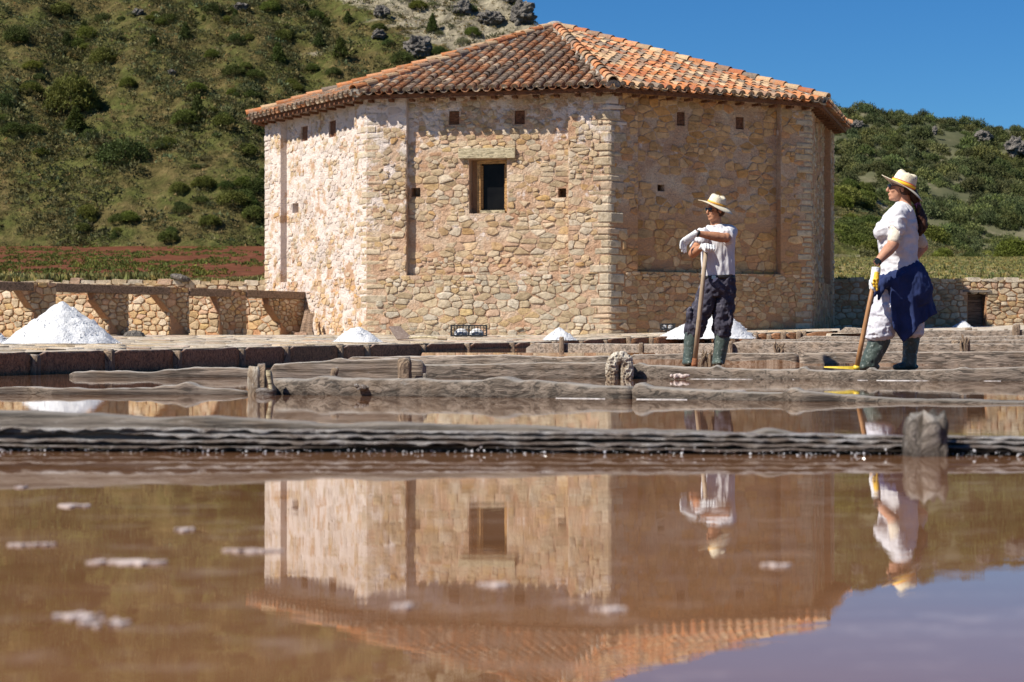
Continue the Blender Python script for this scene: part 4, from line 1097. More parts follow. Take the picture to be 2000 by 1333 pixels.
# low shoal of crystals near the wall
for i, (px, py, d, s, lab) in enumerate([(730, 765, 12.5, .10, 'small pinkish salt crust heap against the log wall'), (1323, 741, 17.7, .09, 'pinkish chunk of crust by a dark knot on the right log wall')]):
    mb = MB(); r_ = random.Random(60+i)
    for k in range(14):
        a = r_.uniform(-1, 1)*s; mb.add(*ball(P(px, py, d)+Vector((a, r_.uniform(-.03, .03), .018+.015*r_.random())), (r_.uniform(.014, .035), .025, r_.uniform(.012, .035)*(1-abs(a)/s*.6)), Matrix.Rotation(r_.uniform(-.6, .6), 3, 'Y'), 7, 5))
    tag(mb.build('crust_heap', M_FLAKE if i else M_CRUST, None, origin=P(px, py, d)), lab, 'salt crust')
# fourth wall, wide board behind the workers
w4 = thing('pan_wall', 'wide grained board wall right behind the boots of the two workers', 'pan wall', (5, 23, 0), 'low wooden walls between the brine pans')
plank_obj('plank', pxpath([(1228, 693, 23.4), (1400, 691, 23.2), (1560, 690, 23.0)]), .09, .02, M_LOG, w4, 880, tone=1.15, seg=.06, rough=.5, n=20)
plank_obj('plank', pxpath([(1562, 690, 22.98), (1760, 688, 22.8), (2000, 687, 22.6), (2250, 687, 22.4)]), .09, .02, M_LOG, w4, 881, tone=1.2, seg=.06, rough=.5, n=20)
tw = thing('twisted_stump', 'shaggy twisted stump standing between the boots of the man', 'stump', P(1382, 713, 21.0))
def fibres(cx, w_, z0, z1, y, seed):
    mb = MB(); r_ = random.Random(seed); n = 11
    for k in range(n):
        a = lerp(-w_/2, w_/2, k/(n-1)); b = Vector((cx+a, y+r_.uniform(-.03, .03), z0)); h = z1-z0; hh = h*r_.uniform(.72, 1.0)*(1-.25*abs(a/w_)); q = w_*.13
        mb.add(*tube([b, b+Vector((r_.uniform(-.2, .2)*w_, r_.uniform(-.01, .01), hh*.35)), b+Vector((r_.uniform(-.2, .2)*w_, 0, hh*.7)), b+Vector((r_.uniform(-.25, .25)*w_, 0, hh))], [q*r_.uniform(.8, 1.3), q*r_.uniform(.9, 1.4), q, q*.45], 7))
    return mb
mb = fibres(X(1382, 22.4), .13, .04, Z(681, 22.4), 22.4, 71)
mb.build('wood_fibres', M_POST, tw)
# fifth wall
w5 = thing('pan_wall', 'pale grey board wall with small upright stakes, just in front of the terrace', 'pan wall', (2, 30, 0), 'low wooden walls between the brine pans')
plank_obj('plank', pxpath([(1030, 677, 33), (1046, 671, 33), (1240, 672, 31.5), (1425, 671, 30.2)]), .08, .12, M_LOG, w5, 890, tone=1.25, seg=.09, rough=.35, n=16)
plank_obj('plank', pxpath([(1428, 668, 30.2), (1620, 668, 29.5), (1830, 672, 29), (2040, 672, 28.6), (2300, 672, 28)]), .08, .12, M_LOG, w5, 891, tone=1.15, seg=.09, rough=.4, n=16)
for i, (px, py, ww) in enumerate([(1097, 658, 10), (1252, 670, 9), (1427, 667, 9), (1570, 667, 8), (1619, 674, 9), (1866, 664, 16), (1950, 672, 8)]):
    d = curve([(1030, 33), (1425, 30.2), (2300, 28)], px)-.09; stub_obj('stake', M_POST, w5, 900+i, px, d, ww/F*d, .07, .1, Z(py, d), rough=.006)
fibres(X(1521, 29.3), .13, .1, Z(663, 29.3), 29.3, 72).build('gnarled_post', M_POST, w5); fibres(X(1884, 28.6), .12, .1, Z(649, 28.6), 28.6, 73).build('gnarled_post', M_POST, w5)
# walls at the far right
for i, (pts, zb, lab) in enumerate([
    ([(1642, 639, 46.5), (1700, 642, 46), (1760, 645, 46), (2000, 645, 45), (2300, 645, 45)], .3, 'light board wall at the far right, topmost of the stack of pan walls'),
    ([(1560, 657, 38), (1700, 657, 37), (1790, 660, 37), (2000, 655, 36), (2300, 655, 36)], .3, 'second highest board wall at the far right, behind the woman'),
    ([(1440, 664, 35), (1640, 662, 34), (1850, 665, 33), (2000, 664, 32.5), (2300, 664, 32)], .22, 'third board wall at the far right, reaching behind the man')]):
    t = thing('pan_wall', lab, 'pan wall', (X(1800, pts[0][2]), pts[0][2], 0), 'low wooden walls between the brine pans')
    plank_obj('plank', pxpath(pts), .10, zb-.2, M_LOG, t, 930+i, seg=.12, rough=1.0, n=14)
    for j, px in enumerate([1700+i*37, 1818+i*20, 1905-i*10, 1965, 2040]):
        d = pts[1][2]-.12; stub_obj('stake', M_POST, t, 940+i*10+j, px, d, .10, .09, zb-.2, Z(curve([(q[0], q[1]) for q in pts], px)-2, d), rough=.008)
for i, (px, py) in enumerate([(1645, 646), (1892, 640), (1985, 633)]):
    d = 47-i; stub_obj('post', M_POST, t, 970+i, px, d, .16, .12, .3, Z(py, d))

# ================================================================== SALT HEAPS, TOOLS, CRATE
def heap(px, py_base, py_top, halfw_px, d, label, seed, peak=0.0, m=None):
    r = halfw_px/F*d; h = (py_base-py_top)/F*d; c = Vector((X(px, d), d, Z(py_base, d)-.02)); mb = MB(); vs = []; fs = []; N, K = 26, 44
    for i in range(N+1):
        t = i/N
        for k in range(K):
            a = 2*math.pi*k/K; rr = r*t*(1+.10*fn(math.cos(a)*1.5, math.sin(a)*1.5, seed)*t)
            z = h*(1-t**1.12)*(1-.10*math.exp(-(t/.12)**2)*0)-h*.06*math.exp(-(t/.1)**2)
            p = Vector((rr*math.cos(a)+peak*r*(1-t)**2, rr*math.sin(a)*.9, z))
            g = noise.fractal(p*(2.2/r)+Vector((seed, 0, 0)), .6, 2.1, 4)*.12*h*(1-t)**.3+noise.noise(p*30)*.012
            lump = (.035 if math.cos(a) > .1 else .012)*noise.fractal(p*9, .7, 2, 3)*h*2*(1 if t < .97 else 0)
            vs.append(c+p+Vector((0, 0, g+lump*.5)))
    for i in range(N):
        for k in range(K): fs.append((i*K+k, (i+1)*K+k, (i+1)*K+(k+1) % K, i*K+(k+1) % K))
    mb.add(vs, fs)
    rr_ = random.Random(seed)
    for i in range(160):
        t = math.sqrt(rr_.random())*1.03; a = rr_.uniform(0, 6.28); p = c+Vector((r*t*math.cos(a), r*t*math.sin(a)*.9, h*(1-min(1, t)**1.12)*.97)); s = rr_.uniform(.004, .011)*(1+.4*(d > 30))
        mb.add(*[(lambda v, f: (v, f))(*ball(p, s, None, 5, 3))][0])
    tag(mb.build('salt_heap', m or M_SALT, None, None, True, c), label, 'salt heap', 'white salt heaps on the terrace')
heap(122, 669, 588, 114, 33.5, 'biggest white salt heap, at the left in front of the stone piers', 1, -.02)
heap(-4, 669, 644, 24, 35.0, 'edge of a small salt heap cut by the left side of the picture', 2)
heap(698, 671, 634, 58, 38.5, 'low lumpy salt heap in front of the house, left of the shovel', 3)
heap(1092, 663, 638, 34, 42.0, 'small salt heap in front of the sunlit corner of the house', 4)
heap(1343, 661, 629, 66, 45.2, 'salt heap behind the left leg of the man', 5)
heap(1408, 660, 603, 72, 44.0, 'tall pointed salt heap behind the legs of the man', 6)
heap(1880, 644, 625, 27, 55.0, 'grey blue salt heap in the shade beside the small doorway', 7)
def crate(px0, px1, py0, py1, d, label, split=True):
    x0, x1, z0, z1 = X(px0, d), X(px1, d), Z(py1, d), Z(py0, d); dp = .38
    o = thing('plastic_crate', label, 'crate', ((x0+x1)/2, d, z0), 'black plastic crates by the house wall'); t = .02
    mb = MB(); 
    for z in (z0+.012, z1-.015):
        for y in (d, d+dp): mb.box(((x0+x1)/2, y, z), (x1-x0, .02, .03))
        for x in (x0, x1): mb.box((x, d+dp/2, z), (.02, dp-.02, .03))
    for x in (x0, x1, (x0+x1)/2) if split else (x0, x1):
        for y in (d, d+dp): mb.box((x, y-.003, (z0+z1)/2), (.03, .02, z1-z0))
    mb.build('rim', M_BLACKPL, o)
    mb = MB(); n = 12
    for i in range(1, n):
        x = lerp(x0, x1, i/n)
        for y in (d, d+dp): mb.box((x, y, (z0+z1)/2), (.010, .008, z1-z0-.03))
    for i in (1, 2, 3):
        z = lerp(z0, z1, i/4)
        for y in (d, d+dp): mb.box(((x0+x1)/2, y+.004, z), (x1-x0, .006, .009))
        for x in (x0, x1): mb.box((x, d+dp/2, z), (.008, dp-.02, .009))
    mb.build('grille', M_BLACKPL, o)
    mb = MB(); mb.box(((x0+x1)/2, d+dp/2, z0+.02), (x1-x0-.03, dp-.04, .02)); mb.build('base', M_BLACKPL, o)
    mb = MB()
    for q in (.28, .72): mb.add(*ball((lerp(x0, x1, q), d+dp/2, z0+.05), ((x1-x0)*.2, .13, (z1-z0)*.5), None, 14, 9))
    mb.build('salt_fill', M_SALT, o, None, True)
crate(881, 950, 635, 657, 46.0, 'black slatted plastic crate holding salt, against the sunlit wall')
crate(1292, 1318, 632, 645, 48.4, 'dark crate in the shade, half hidden behind a salt heap', False)
sh = thing('shovel', 'salt shovel lying on the terrace, its blade tipped up beside the salt heap', 'shovel', P(790, 661, 41))
mb = MB(); d = 41.0
q = [P(759, 638, d+.25), P(781, 637, d+.3), P(806, 661, d-.02), P(776, 663, d-.05)]; nrm = (q[1]-q[0]).cross(q[3]-q[0]).normalized()*.02
mb.add(q+[a+nrm for a in q], [(0, 1, 2, 3), (7, 6, 5, 4), (0, 4, 5, 1), (1, 5, 6, 2), (2, 6, 7, 3), (3, 7, 4, 0)])
mb.build('blade', mat('dull_shovel_blade', lambda b: b.set(b.ramp(b.noise(b.co(), 25, 5, .7), [(.4, (.13, .09, .07)), (.66, (.22, .17, .14)), (.7, (.7, .7, .7))]), .7)), sh)
mb = MB(); mb.add(*tube([P(800, 660, d), P(835, 658, d-.3), P(862, 661, d-.6)], [.02, .022, .022], 8)); mb.build('handle', M_LINTEL, sh)
mb = MB(); mb.add(*tube([P(855, 661, d-.62), P(873, 662, d-.65)], [.035, .035], 8)); mb.build('grip', M_HANDLE, sh)

# floating skins of salt on the nearest water
def flake(px, py, wpx, hpx, seed, label):
    d = CZ*F/(py-676); sx_ = wpx/F*d; sy = hpx/(py-676)*d*1.0
    mb = MB(); r_ = random.Random(seed); c = Vector((X(px, d), d, .0022)); pieces = 16
    for q in range(pieces):
        t = r_.uniform(-1, 1); big = 1-.75*abs(t); n = 9
        o0 = c+Vector((sx_*.5*t, sy*.5*r_.gauss(0, .45)*big, r_.uniform(0, .0008))); pw, ph = sx_*r_.uniform(.06, .20)*big, sy*r_.uniform(.08, .30)*(.4+.6*big)
        vs = [o0+Vector((0, 0, .0010))]
        for k in range(n):
            a = 2*math.pi*k/n; rr = .75+.45*r_.random(); vs.append(o0+Vector((pw*rr*math.cos(a), ph*rr*math.sin(a), 0)))
        vs += [q_-Vector((0, 0, .0030)) for q_ in vs[1:]]
        mb.add(vs, [(0, k+1, (k+1) % n+1) for k in range(n)]+[(k+1, n+k+1, n+(k+1) % n+1, (k+1) % n+1) for k in range(n)])
    o = mb.build('salt_skin', M_FLAKE, None, origin=c)
    if label: tag(o, label, 'salt skin', 'thin white skins of salt floating on the nearest pan')
flake(150, 1206, 90, 14, 1, 'broad white salt skin floating at the lower left, largest of all'); flake(205, 1218, 110, 13, 21, 'pale salt skin touching the lower right of the largest one')
flake(238, 1100, 170, 11, 2, 'long wavy salt skin floating above the largest one'); flake(64, 1066, 100, 6, 3, 'thin streak of salt floating near the left edge'); flake(138, 989, 74, 7, 4, 'short salt streak highest up on the left water')
flake(362, 1036, 42, 6, 5, 'small salt fleck floating between the long streak and the house reflection'); flake(492, 1077, 120, 5, 6, 'thin salt streak crossing the left edge of the house reflection'); flake(42, 953, 26, 4, 7, 'tiny salt fleck close to the nearest wall at far left')
flake(790, 1186, 52, 12, 8, 'oval salt skin floating below the reflected eave'); flake(1514, 1106, 60, 7, 9, 'pale salt skin under the reflected woman and man'); flake(970, 1144, 70, 6, 10, 'faint salt skin in the middle of the water'); flake(1190, 1192, 70, 6, 11, 'pale salt skin under the reflected shaded wall')

# ================================================================== VEGETATION
def leaf_cloud(rng, n_clump, n_leaf, leaf, rad, squash=.8, cone=0.0, inner=.35, hi=1.0, clump=.16):
    """small leaf faces on the outside of clumps inside a crown volume; returns verts, tris, tint"""
    d = rng.normal(size=(n_clump, 3)); d[:, 2] = np.abs(d[:, 2]); d /= np.linalg.norm(d, axis=1)[:, None]
    rr = rad*(inner+(1-inner)*rng.random(n_clump)**.4)*(.86-clump*.3); c = d*rr[:, None]; c[:, 2] = c[:, 2]*squash*1.6
    if cone: s = np.clip(1-c[:, 2]/(rad*squash*1.7)*cone, .10, 1); c[:, :2] *= s[:, None]
    tone = .60+.7*rng.random(n_clump)
    C = np.repeat(c, n_leaf, 0); tn = np.repeat(tone, n_leaf); cs = np.repeat(clump*(.6+.8*rng.random(n_clump)), n_leaf)[:, None]
    o = rng.normal(size=C.shape); o /= np.linalg.norm(o, axis=1)[:, None]; o *= rad*cs*(.6+.4*rng.random(len(C)))[:, None]; pos = C+o
    m = len(pos); a = rng.normal(size=(m, 3))*.7+o/(rad*cs); a[:, 2] += .4; a /= np.linalg.norm(a, axis=1)[:, None]; b = rng.normal(size=(m, 3)); b -= a*np.sum(a*b, 1)[:, None]; b /= np.linalg.norm(b, axis=1)[:, None]
    L = leaf*(.6+.8*rng.random(m))[:, None]
    v0 = pos-b*L*.4; v1 = pos+b*L*.4; v2 = pos+a*L*1.3*hi
    V = np.stack([v0, v1, v2], 1).reshape(-1, 3); T = np.repeat((tn*(.85+.3*rng.random(m)))[:, None]*np.ones((1, 3)), 3, 0)
    return V, np.arange(len(V)).reshape(-1, 3), T
def trunk_geo(rng, h, r, n=5):
    vs = []; fs = []
    for i in range(n):
        a = rng.uniform(0, 6.28); l = rng.uniform(.15, .45)*h; b = len(vs)
        v, f = tube([(0, 0, -.2*h), (.1*l*math.cos(a), .1*l*math.sin(a), .3*h), (l*math.cos(a), l*math.sin(a), h*rng.uniform(.6, .9))], [r, r*.7, r*.25], 5)
        vs += [tuple(q) for q in v]; fs += [tuple(j+b for j in q) for q in f]
    return vs, fs
def veg_proto(kind, i):
    g = np.random.default_rng(1000+i+hash(kind) % 1 + {'broom': 0, 'juniper': 50, 'bush': 100, 'oak': 150, 'greytuft': 200}[kind]); 
    if kind == 'broom': V, T, C = leaf_cloud(g, 260, 28, .050, 1.0, .60, 0, .62, 1.3, .13); m = M_LEAF
    elif kind == 'juniper': V, T, C = leaf_cloud(g, 150, 26, .050, .62, 1.35, .85, .4, 1.5, .17); m = M_LEAFDK
    elif kind == 'bush': V, T, C = leaf_cloud(g, 200, 28, .050, 1.0, .50, 0, .55, 1.0, .15); m = M_LEAFDK
    elif kind == 'oak': V, T, C = leaf_cloud(g, 60, 26, .095, 1.0, .52, 0, .5, 1.0, .24); m = M_OAK
    else: V, T, C = leaf_cloud(g, 90, 18, .06, 1.0, .42, 0, .45, 1.3, .16); m = M_SCRUB
    rr = random.Random(i); tv, tf = trunk_geo(rr, .7, .045)
    return mesh(kind+'_crown', V, T, m, {'tint': C}), mesh(kind+'_stem', tv, tf, M_BARK)
PROT = {k: [veg_proto(k, i) for i in range(4)] for k in ('broom', 'juniper', 'bush', 'oak', 'greytuft')}
def plant(kind, x, y, z, s, label, cat, group, rng, sz=1.0, name=None, shade=None, stems=True):
    cr, stx = rng.choice(PROT[kind])
    nm = name or {'broom': 'broom_shrub', 'juniper': 'juniper_tree', 'bush': 'evergreen_bush', 'oak': 'oak_tree', 'greytuft': 'grey_shrub'}[kind]
    if stems:
        t = thing(nm, label, cat, (x, y, z), group); t.rotation_euler = (0, 0, rng.uniform(0, 6.28)); t.scale = (s, s, s*sz)
        a = link('crown', cr, t); b = link('trunk' if kind in ('oak', 'juniper') else 'stems', stx, t)
    else:
        a = link(nm, cr); a.location = (x, y, z); a.rotation_euler = (0, 0, rng.uniform(0, 6.28)); a.scale = (s, s, s*sz); tag(a, label, cat, group)
    sh = shade or rng.uniform(.8, 1.2); a.color = (sh*rng.uniform(.9, 1.1), sh, sh*rng.uniform(.8, 1.2), 1)
    return a
def ray_hill(px, py, zf, d0, d1):
    d = d0
    while d < d1:
        x = X(px, d)
        if Z(py, d) <= zf(x, d): return x, d
        d += .4
    return None
rg = random.Random(91)
# shrubs one can point at on the left hillside: (px, py of the foot, width px, kind, label)
NAMED = [
 (140, 212, 128, 'broom', 'largest round green bush on the left hillside', 1.35), (176, 212, 60, 'bush', 'dark bush pressed against the right side of the largest round bush', 1.2),
 (543, 124, 42, 'juniper', 'dark conical juniper standing alone in the middle of the hillside', 1.1), (242, 316, 130, 'bush', 'wide dark bush with a bare shaded trunk on the lower hillside', 1.0),
 (148, 258, 60, 'juniper', 'bright dark green juniper below the largest round bush', .9), (165, 65, 30, 'juniper', 'small dark juniper at the upper left of the hillside', 1.0),
 (205, 120, 72, 'broom', 'feathery pale green broom right of the top of the largest bush', 1.0), (362, 240, 70, 'broom', 'green bush beside the dark twin junipers mid hillside', .9), (386, 235, 52, 'juniper', 'dark tall juniper left of the roof tip', 1.15),
 (438, 236, 45, 'bush', 'dark rounded bush close above the left roof tip', 1.0), (326, 290, 60, 'broom', 'light green bush right of the wide dark bush', .9), (455, 398, 80, 'broom', 'bright yellow green bush near the left wall of the house', .8),
 (495, 425, 60, 'broom', 'bright green bush touching the left edge of the house low down', 1.0), (500, 372, 70, 'bush', 'dark green bush beside the left edge of the house', 1.0), (350, 380, 50, 'broom', 'small yellow green bush low in the middle of the slope', .9),
 (410, 440, 55, 'broom', 'small green bush near the foot of the hill', .9), (6, 212, 70, 'bush', 'dark bush cut by the left picture edge', 1.1), (32, 82, 66, 'bush', 'dark rounded tree at the upper left corner', 1.3),
 (315, 52, 34, 'broom', 'small round bush high on the slope', .9), (362, 80, 36, 'juniper', 'small dark juniper high on the slope right of a round bush', 1), (460, 48, 30, 'juniper', 'small juniper near the top of the picture', 1),
 (665, 112, 42, 'juniper', 'dark juniper standing above the left part of the roof', 1.1), (652, 145, 40, 'bush', 'rounded dark bush under the juniper above the roof', 1), (845, 62, 34, 'juniper', 'dark upright juniper among the pale rocks', 1.2),
 (680, 52, 28, 'juniper', 'small dark juniper near the top above the roof', 1), (785, 122, 60, 'bush', 'dark green bush beside the grey rock above the roof', 1), (858, 108, 42, 'bush', 'dark bush between the grey rock and the roof', 1),
 (610, 140, 36, 'broom', 'small bush just above the roof edge', .9), (580, 178, 34, 'broom', 'green bush behind the left roof slope', .9), (415, 118, 40, 'broom', 'pale green bush in the middle of the slope', 1), (480, 135, 34, 'broom', 'small green bush left of the conical juniper', .9),
 (60, 180, 60, 'broom', 'light green bush left of the largest round bush', .8), (250, 170, 42, 'broom', 'green bush at the right foot of the feathery broom', 1), (62, 260, 56, 'bush', 'dark bush in the left part of the slope', .9),
 (300, 96, 30, 'juniper', 'small dark juniper with its shadow on the open slope', 1), (120, 28, 60, 'broom', 'pale broom in the upper left part', .9), (740, 60, 40, 'bush', 'rounded bush on the pale rocky slope', .8), (1000, 4, 30, 'bush', 'bush at the very top beside the rocky edge of the hill', 1)]
for px, py, wpx, kind, lab, sz in NAMED:
    h = ray_hill(px, py, hill_z, 148, 215)
    if not h: continue
    x, d = h; s = wpx/F*d/2/(1.05 if kind != 'juniper' else .68)
    plant(kind, x, d, hill_z(x, d)-.05*s, s, lab, 'tree' if kind == 'juniper' else 'shrub', 'shrubs and junipers on the left hillside', rg, sz, shade=.95)
def zone(px, py):
    v = 'near the top of the left hillside' if py < 110 else ('on the upper left hillside' if py < 230 else ('on the lower left hillside' if py < 370 else 'at the foot of the left hillside'))
    return v+(', by the left picture edge' if px < 170 else (', left of the roof tip' if px < 400 else (', close to the house' if px < 640 or py > 250 else ', above the roof')))
for i in range(330):
    px = rg.uniform(-120, 1020); py = rg.uniform(-60, 470)
    h = ray_hill(px, py, hill_z, 149, 220)
    if not h: continue
    x, d = h
    dens = fbm(x*.12, d*.12, 9)+(.25 if (px > 330 and 250 < py < 430) else 0)
    if dens < -.12: continue
    kind = rg.choices(['broom', 'bush', 'juniper', 'greytuft'], [4, 3, 1, 5])[0]
    plant(kind, x, d, hill_z(x, d)-.05, rg.uniform(.35, 1.0)*(1.2 if kind != 'greytuft' else .9), 'small %s %s' % ({'greytuft': 'grey shrub', 'juniper': 'dark upright juniper', 'broom': 'green shrub', 'bush': 'dark bush'}[kind], zone(px, py)), 'shrub', 'small %s %s' % ({'greytuft': 'grey shrubs', 'juniper': 'dark junipers', 'broom': 'green shrubs', 'bush': 'dark bushes'}[kind], zone(px, py)), rg, rg.uniform(.7, 1.1), 'hillside_shrub', stems=False)
def scatter(name, pts, nleaf, size, m, seed, up=.9, spread=.55, tone=(.6, 1.3), dome=False):
    g = np.random.default_rng(seed); pts = np.array(pts, dtype=np.float64); n = len(pts); S = np.repeat(pts[:, 3], nleaf)[:, None]
    base = np.repeat(pts[:, :3], nleaf, 0); off = g.normal(size=base.shape)
    if dome:
        off /= np.linalg.norm(off, axis=1)[:, None]; off[:, 2] = np.abs(off[:, 2])*.75; off *= S*spread*(.75+.35*g.random(len(S)))[:, None]
    else:
        off *= spread*S; off[:, 2] = np.abs(off[:, 2])*.6
    p = base+off; b = g.normal(size=p.shape); b[:, 2] *= .3; b /= np.linalg.norm(b, axis=1)[:, None]; a = g.normal(size=p.shape)*.5; a[:, 2] = np.abs(a[:, 2])+up
    if dome: a = a*.6+off/(S*spread)
    a /= np.linalg.norm(a, axis=1)[:, None]
    L = size*S*(.6+.8*g.random(len(p)))[:, None]
    V = np.stack([p-b*L*.45, p+b*L*.45, p+a*L], 1).reshape(-1, 3)
    t = np.repeat(tone[0]+(tone[1]-tone[0])*g.random(n), nleaf)*(.85+.3*g.random(len(p))); hue = np.repeat(g.normal(size=n)*.12, nleaf)
    C = np.stack([t*(1+hue), t, t*(1-hue*.5)], 1); C = np.repeat(C, 3, 0)
    o = link(name, mesh(name, V, np.arange(len(V)).reshape(-1, 3), m, {'tint': np.clip(C, 0, 3)})); return o
def hill_pts(n, x0, x1, y0, y1, zf, smin, smax, rng, mask=None):
    out = []
    while len(out) < n:
        x, y = rng.uniform(x0, x1), rng.uniform(y0, y1)
        if mask and not mask(x, y): continue
        out.append((x, y, zf(x, y)-.03, rng.uniform(smin, smax)))
    return out
mask_l = lambda x, y: abs(x/y*F+460) < 760 and y < crest(x)+1 and (fbm((x+.5*y)*.22, y*.10, 4)+rg.random()*.8 > .30) and not (x*.035+hill_z(x, y)*.045-.80 > .0 and rg.random() < .75)
o = scatter('scrub', [(x, y, z, s*(2.0 if rg.random() < .14 else 1)) for x, y, z, s in hill_pts(11000, -48, 16, 149, 212, hill_z, .18, .50, rg, mask_l)], 44, .25, M_SCRUB, 1, .5, .85, (.4, 1.15), True); tag(o, 'low grey green scrub covering the left hillside', 'scrub', None, 'stuff')
o = scatter('dry_grass', hill_pts(8000, -48, 16, 149, 205, hill_z, .10, .24, rg, lambda x, y: abs(x/y*F+460) < 760 and y < crest(x)+1 and fbm(x*.15, y*.15, 8) > -.25), 10, .7, M_DRY, 2, 1.5, .6); tag(o, 'dry grass tufts on the left hillside', 'grass', None, 'stuff')
# verge grass behind the left wall, weeds in the red field
gp = []
for i in range(2600):
    x = rg.uniform(-20, -7.5); y = 61.2+abs(rg.gauss(0, .9))+(.8 if x > -8.5 else 0); gp.append((x, y, field_z(x, y), rg.uniform(.07, .15)*(1.0 if x < -10.5 else .6)))
o = scatter('verge_grass', gp, 16, 1.1, M_GRASS, 3, 2.6, .6); tag(o, 'tall grass growing behind the left wall at the edge of the red field', 'grass', None, 'stuff')
gp = [(x, y, z, s) for x, y, z, s in hill_pts(6000, -42, -4, 62, 148, field_z, .06, .20, rg, lambda x, y: fbm(x*.28, y*.12, 2)+.36-(y-62)*.009+(.2 if x/y*F < -600 else 0) > rg.random()*.65)]
o = scatter('field_weeds', gp, 26, .40, M_LEAF, 4, .8, .9, (.6, 1.2), True); tag(o, 'green weeds growing in the red field', 'weeds', None, 'stuff')
gp = [(x, y, z, s) for x, y, z, s in hill_pts(9000, 8, 52, 62.2, 176, field_z, .04, .11, rg, lambda x, y: 560 < x/y*F < 1250)]
o = scatter('meadow_grass', gp, 12, .9, M_GRASS, 5, 1.8, .6); tag(o, 'green and tan meadow grass beyond the right wall', 'grass', None, 'stuff')
# grassy spur on the right
for i in range(150):
    px = rg.uniform(1600, 2120); py = rg.uniform(335, 515)
    h = ray_hill(px, py, spur_z, 177, 262)
    if not h: continue
    x, d = h; low = py > 390; kind = rg.choices(['broom', 'bush', 'greytuft'], [5, 3, 3] if low else [2, 3, 4])[0]
    sn_ = {'broom': 'bright green shrub', 'bush': 'dark green shrub', 'greytuft': 'grey green shrub'}[kind]; sz_ = ('low down ' if low else 'high up ')+('between the house and the woman' if px < 1720 else ('behind the woman' if px < 1830 else 'right of the woman'))
    plant(kind, x, d, spur_z(x, d)-.1, rg.uniform(.7, 2.0)*(1.25 if low else .8), '%s on the grassy spur, %s' % (sn_, sz_), 'shrub', '%ss on the grassy spur, %s' % (sn_, sz_), rg, rg.uniform(.7, 1.1), 'spur_shrub', stems=False, shade=rg.uniform(.9, 1.35))
for px, py, wpx, lab in [(1928, 470, 45, 'bright green round tree on the slope at the right'), (1994, 505, 50, 'bright green tree cut by the right edge of the picture')]:
    h = ray_hill(px, py, spur_z, 177, 290); x, d = h if h else (X(px, 230), 230)
    plant('broom', x, d, spur_z(x, d)-.2, wpx/F*d/2, lab, 'tree', 'bright trees at the foot of the far hill', rg, 1.5, 'round_tree', 1.9)
o = scatter('spur_scrub', hill_pts(4500, 26, 75, 178, 262, spur_z, .22, .55, rg, lambda x, y: 590 < x/y*F < 1150), 40, .25, M_SCRUB, 6, .5, .8, (.6, 1.4), True); tag(o, 'low scrub and dry grass on the spur at the right', 'scrub', None, 'stuff')
# forest on the far hill
trees = []
for i in range(9000):
    x, y = rg.uniform(60, 170), rg.uniform(402, 545); px = 1000+x/y*F
    if not 1585 < px < 2150: continue
    if all((x-a)**2+(y-b)**2 > 2.05**2 for a, b in trees[-1400:]) and fbm(x*.07, y*.05, 6) > -.33: trees.append((x, y))
trees.sort(key=lambda q: q[1]+abs(1000+q[0]/q[1]*F-1830)*.0)
print('far trees', len(trees))
vis = [t for t in trees if 1000+t[0]/t[1]*F < 2015]; off_ = [t for t in trees if t not in set(vis)]; vis = vis[:280]+off_+vis[280:] if False else vis+off_
def oz(x, y):
    px = 1000+x/y*F; py = 676-(far_z(x, y)-CZ)/y*F
    return ('near the skyline' if py < 290 else ('halfway up the slope' if py < 390 else 'low on the slope'))+' '+('beside the house' if px < 1700 else ('above the woman' if px < 1820 else ('right of the woman' if px < 1910 else 'near the right edge')))
for x, y in vis[:280]:
    plant('oak', x, y, far_z(x, y)-.4, rg.choice([1.3, 1.7, 2.1, 2.5, 3.1]), 'dark holm oak on the far hill, %s' % oz(x, y), 'tree', 'holm oaks on the far hill, %s' % oz(x, y), rg, rg.uniform(.9, 1.4), stems=False, shade=rg.choice([.7, .85, 1.0, 1.2, 1.5]))
acc = []; oc = [np.array([tuple(v.co) for v in p[0].vertices]) for p in PROT['oak']]; ot = []
for p in PROT['oak']:
    a = np.empty(len(p[0].vertices)*4, np.float32); p[0].attributes['tint'].data.foreach_get('color', a); ot.append(a.reshape(-1, 4)[:, :3])
VV = []; TT = []
for x, y in vis[280:]:
    k = rg.randrange(4); s = rg.choice([1.3, 1.7, 2.1, 2.5, 3.1]); a = rg.uniform(0, 6.28); ca, sa = math.cos(a), math.sin(a); v = oc[k][:1400*3 if False else None]*s
    v = np.stack([v[:, 0]*ca-v[:, 1]*sa, v[:, 0]*sa+v[:, 1]*ca, v[:, 2]*rg.uniform(.9, 1.4)], 1)+np.array([x, y, far_z(x, y)-.4]); VV.append(v); TT.append(ot[k]*rg.choice([.65, .8, 1.0, 1.2, 1.5])*np.array([rg.uniform(.9, 1.2), 1, rg.uniform(.8, 1.2)]))
if VV:
    VV = np.concatenate(VV); TT = np.concatenate(TT); o = link('far_forest', mesh('far_forest', VV, np.arange(len(VV)).reshape(-1, 3), M_OAK, {'tint': TT})); tag(o, 'upper part of the forest on the far right hill', 'forest', None, 'stuff')
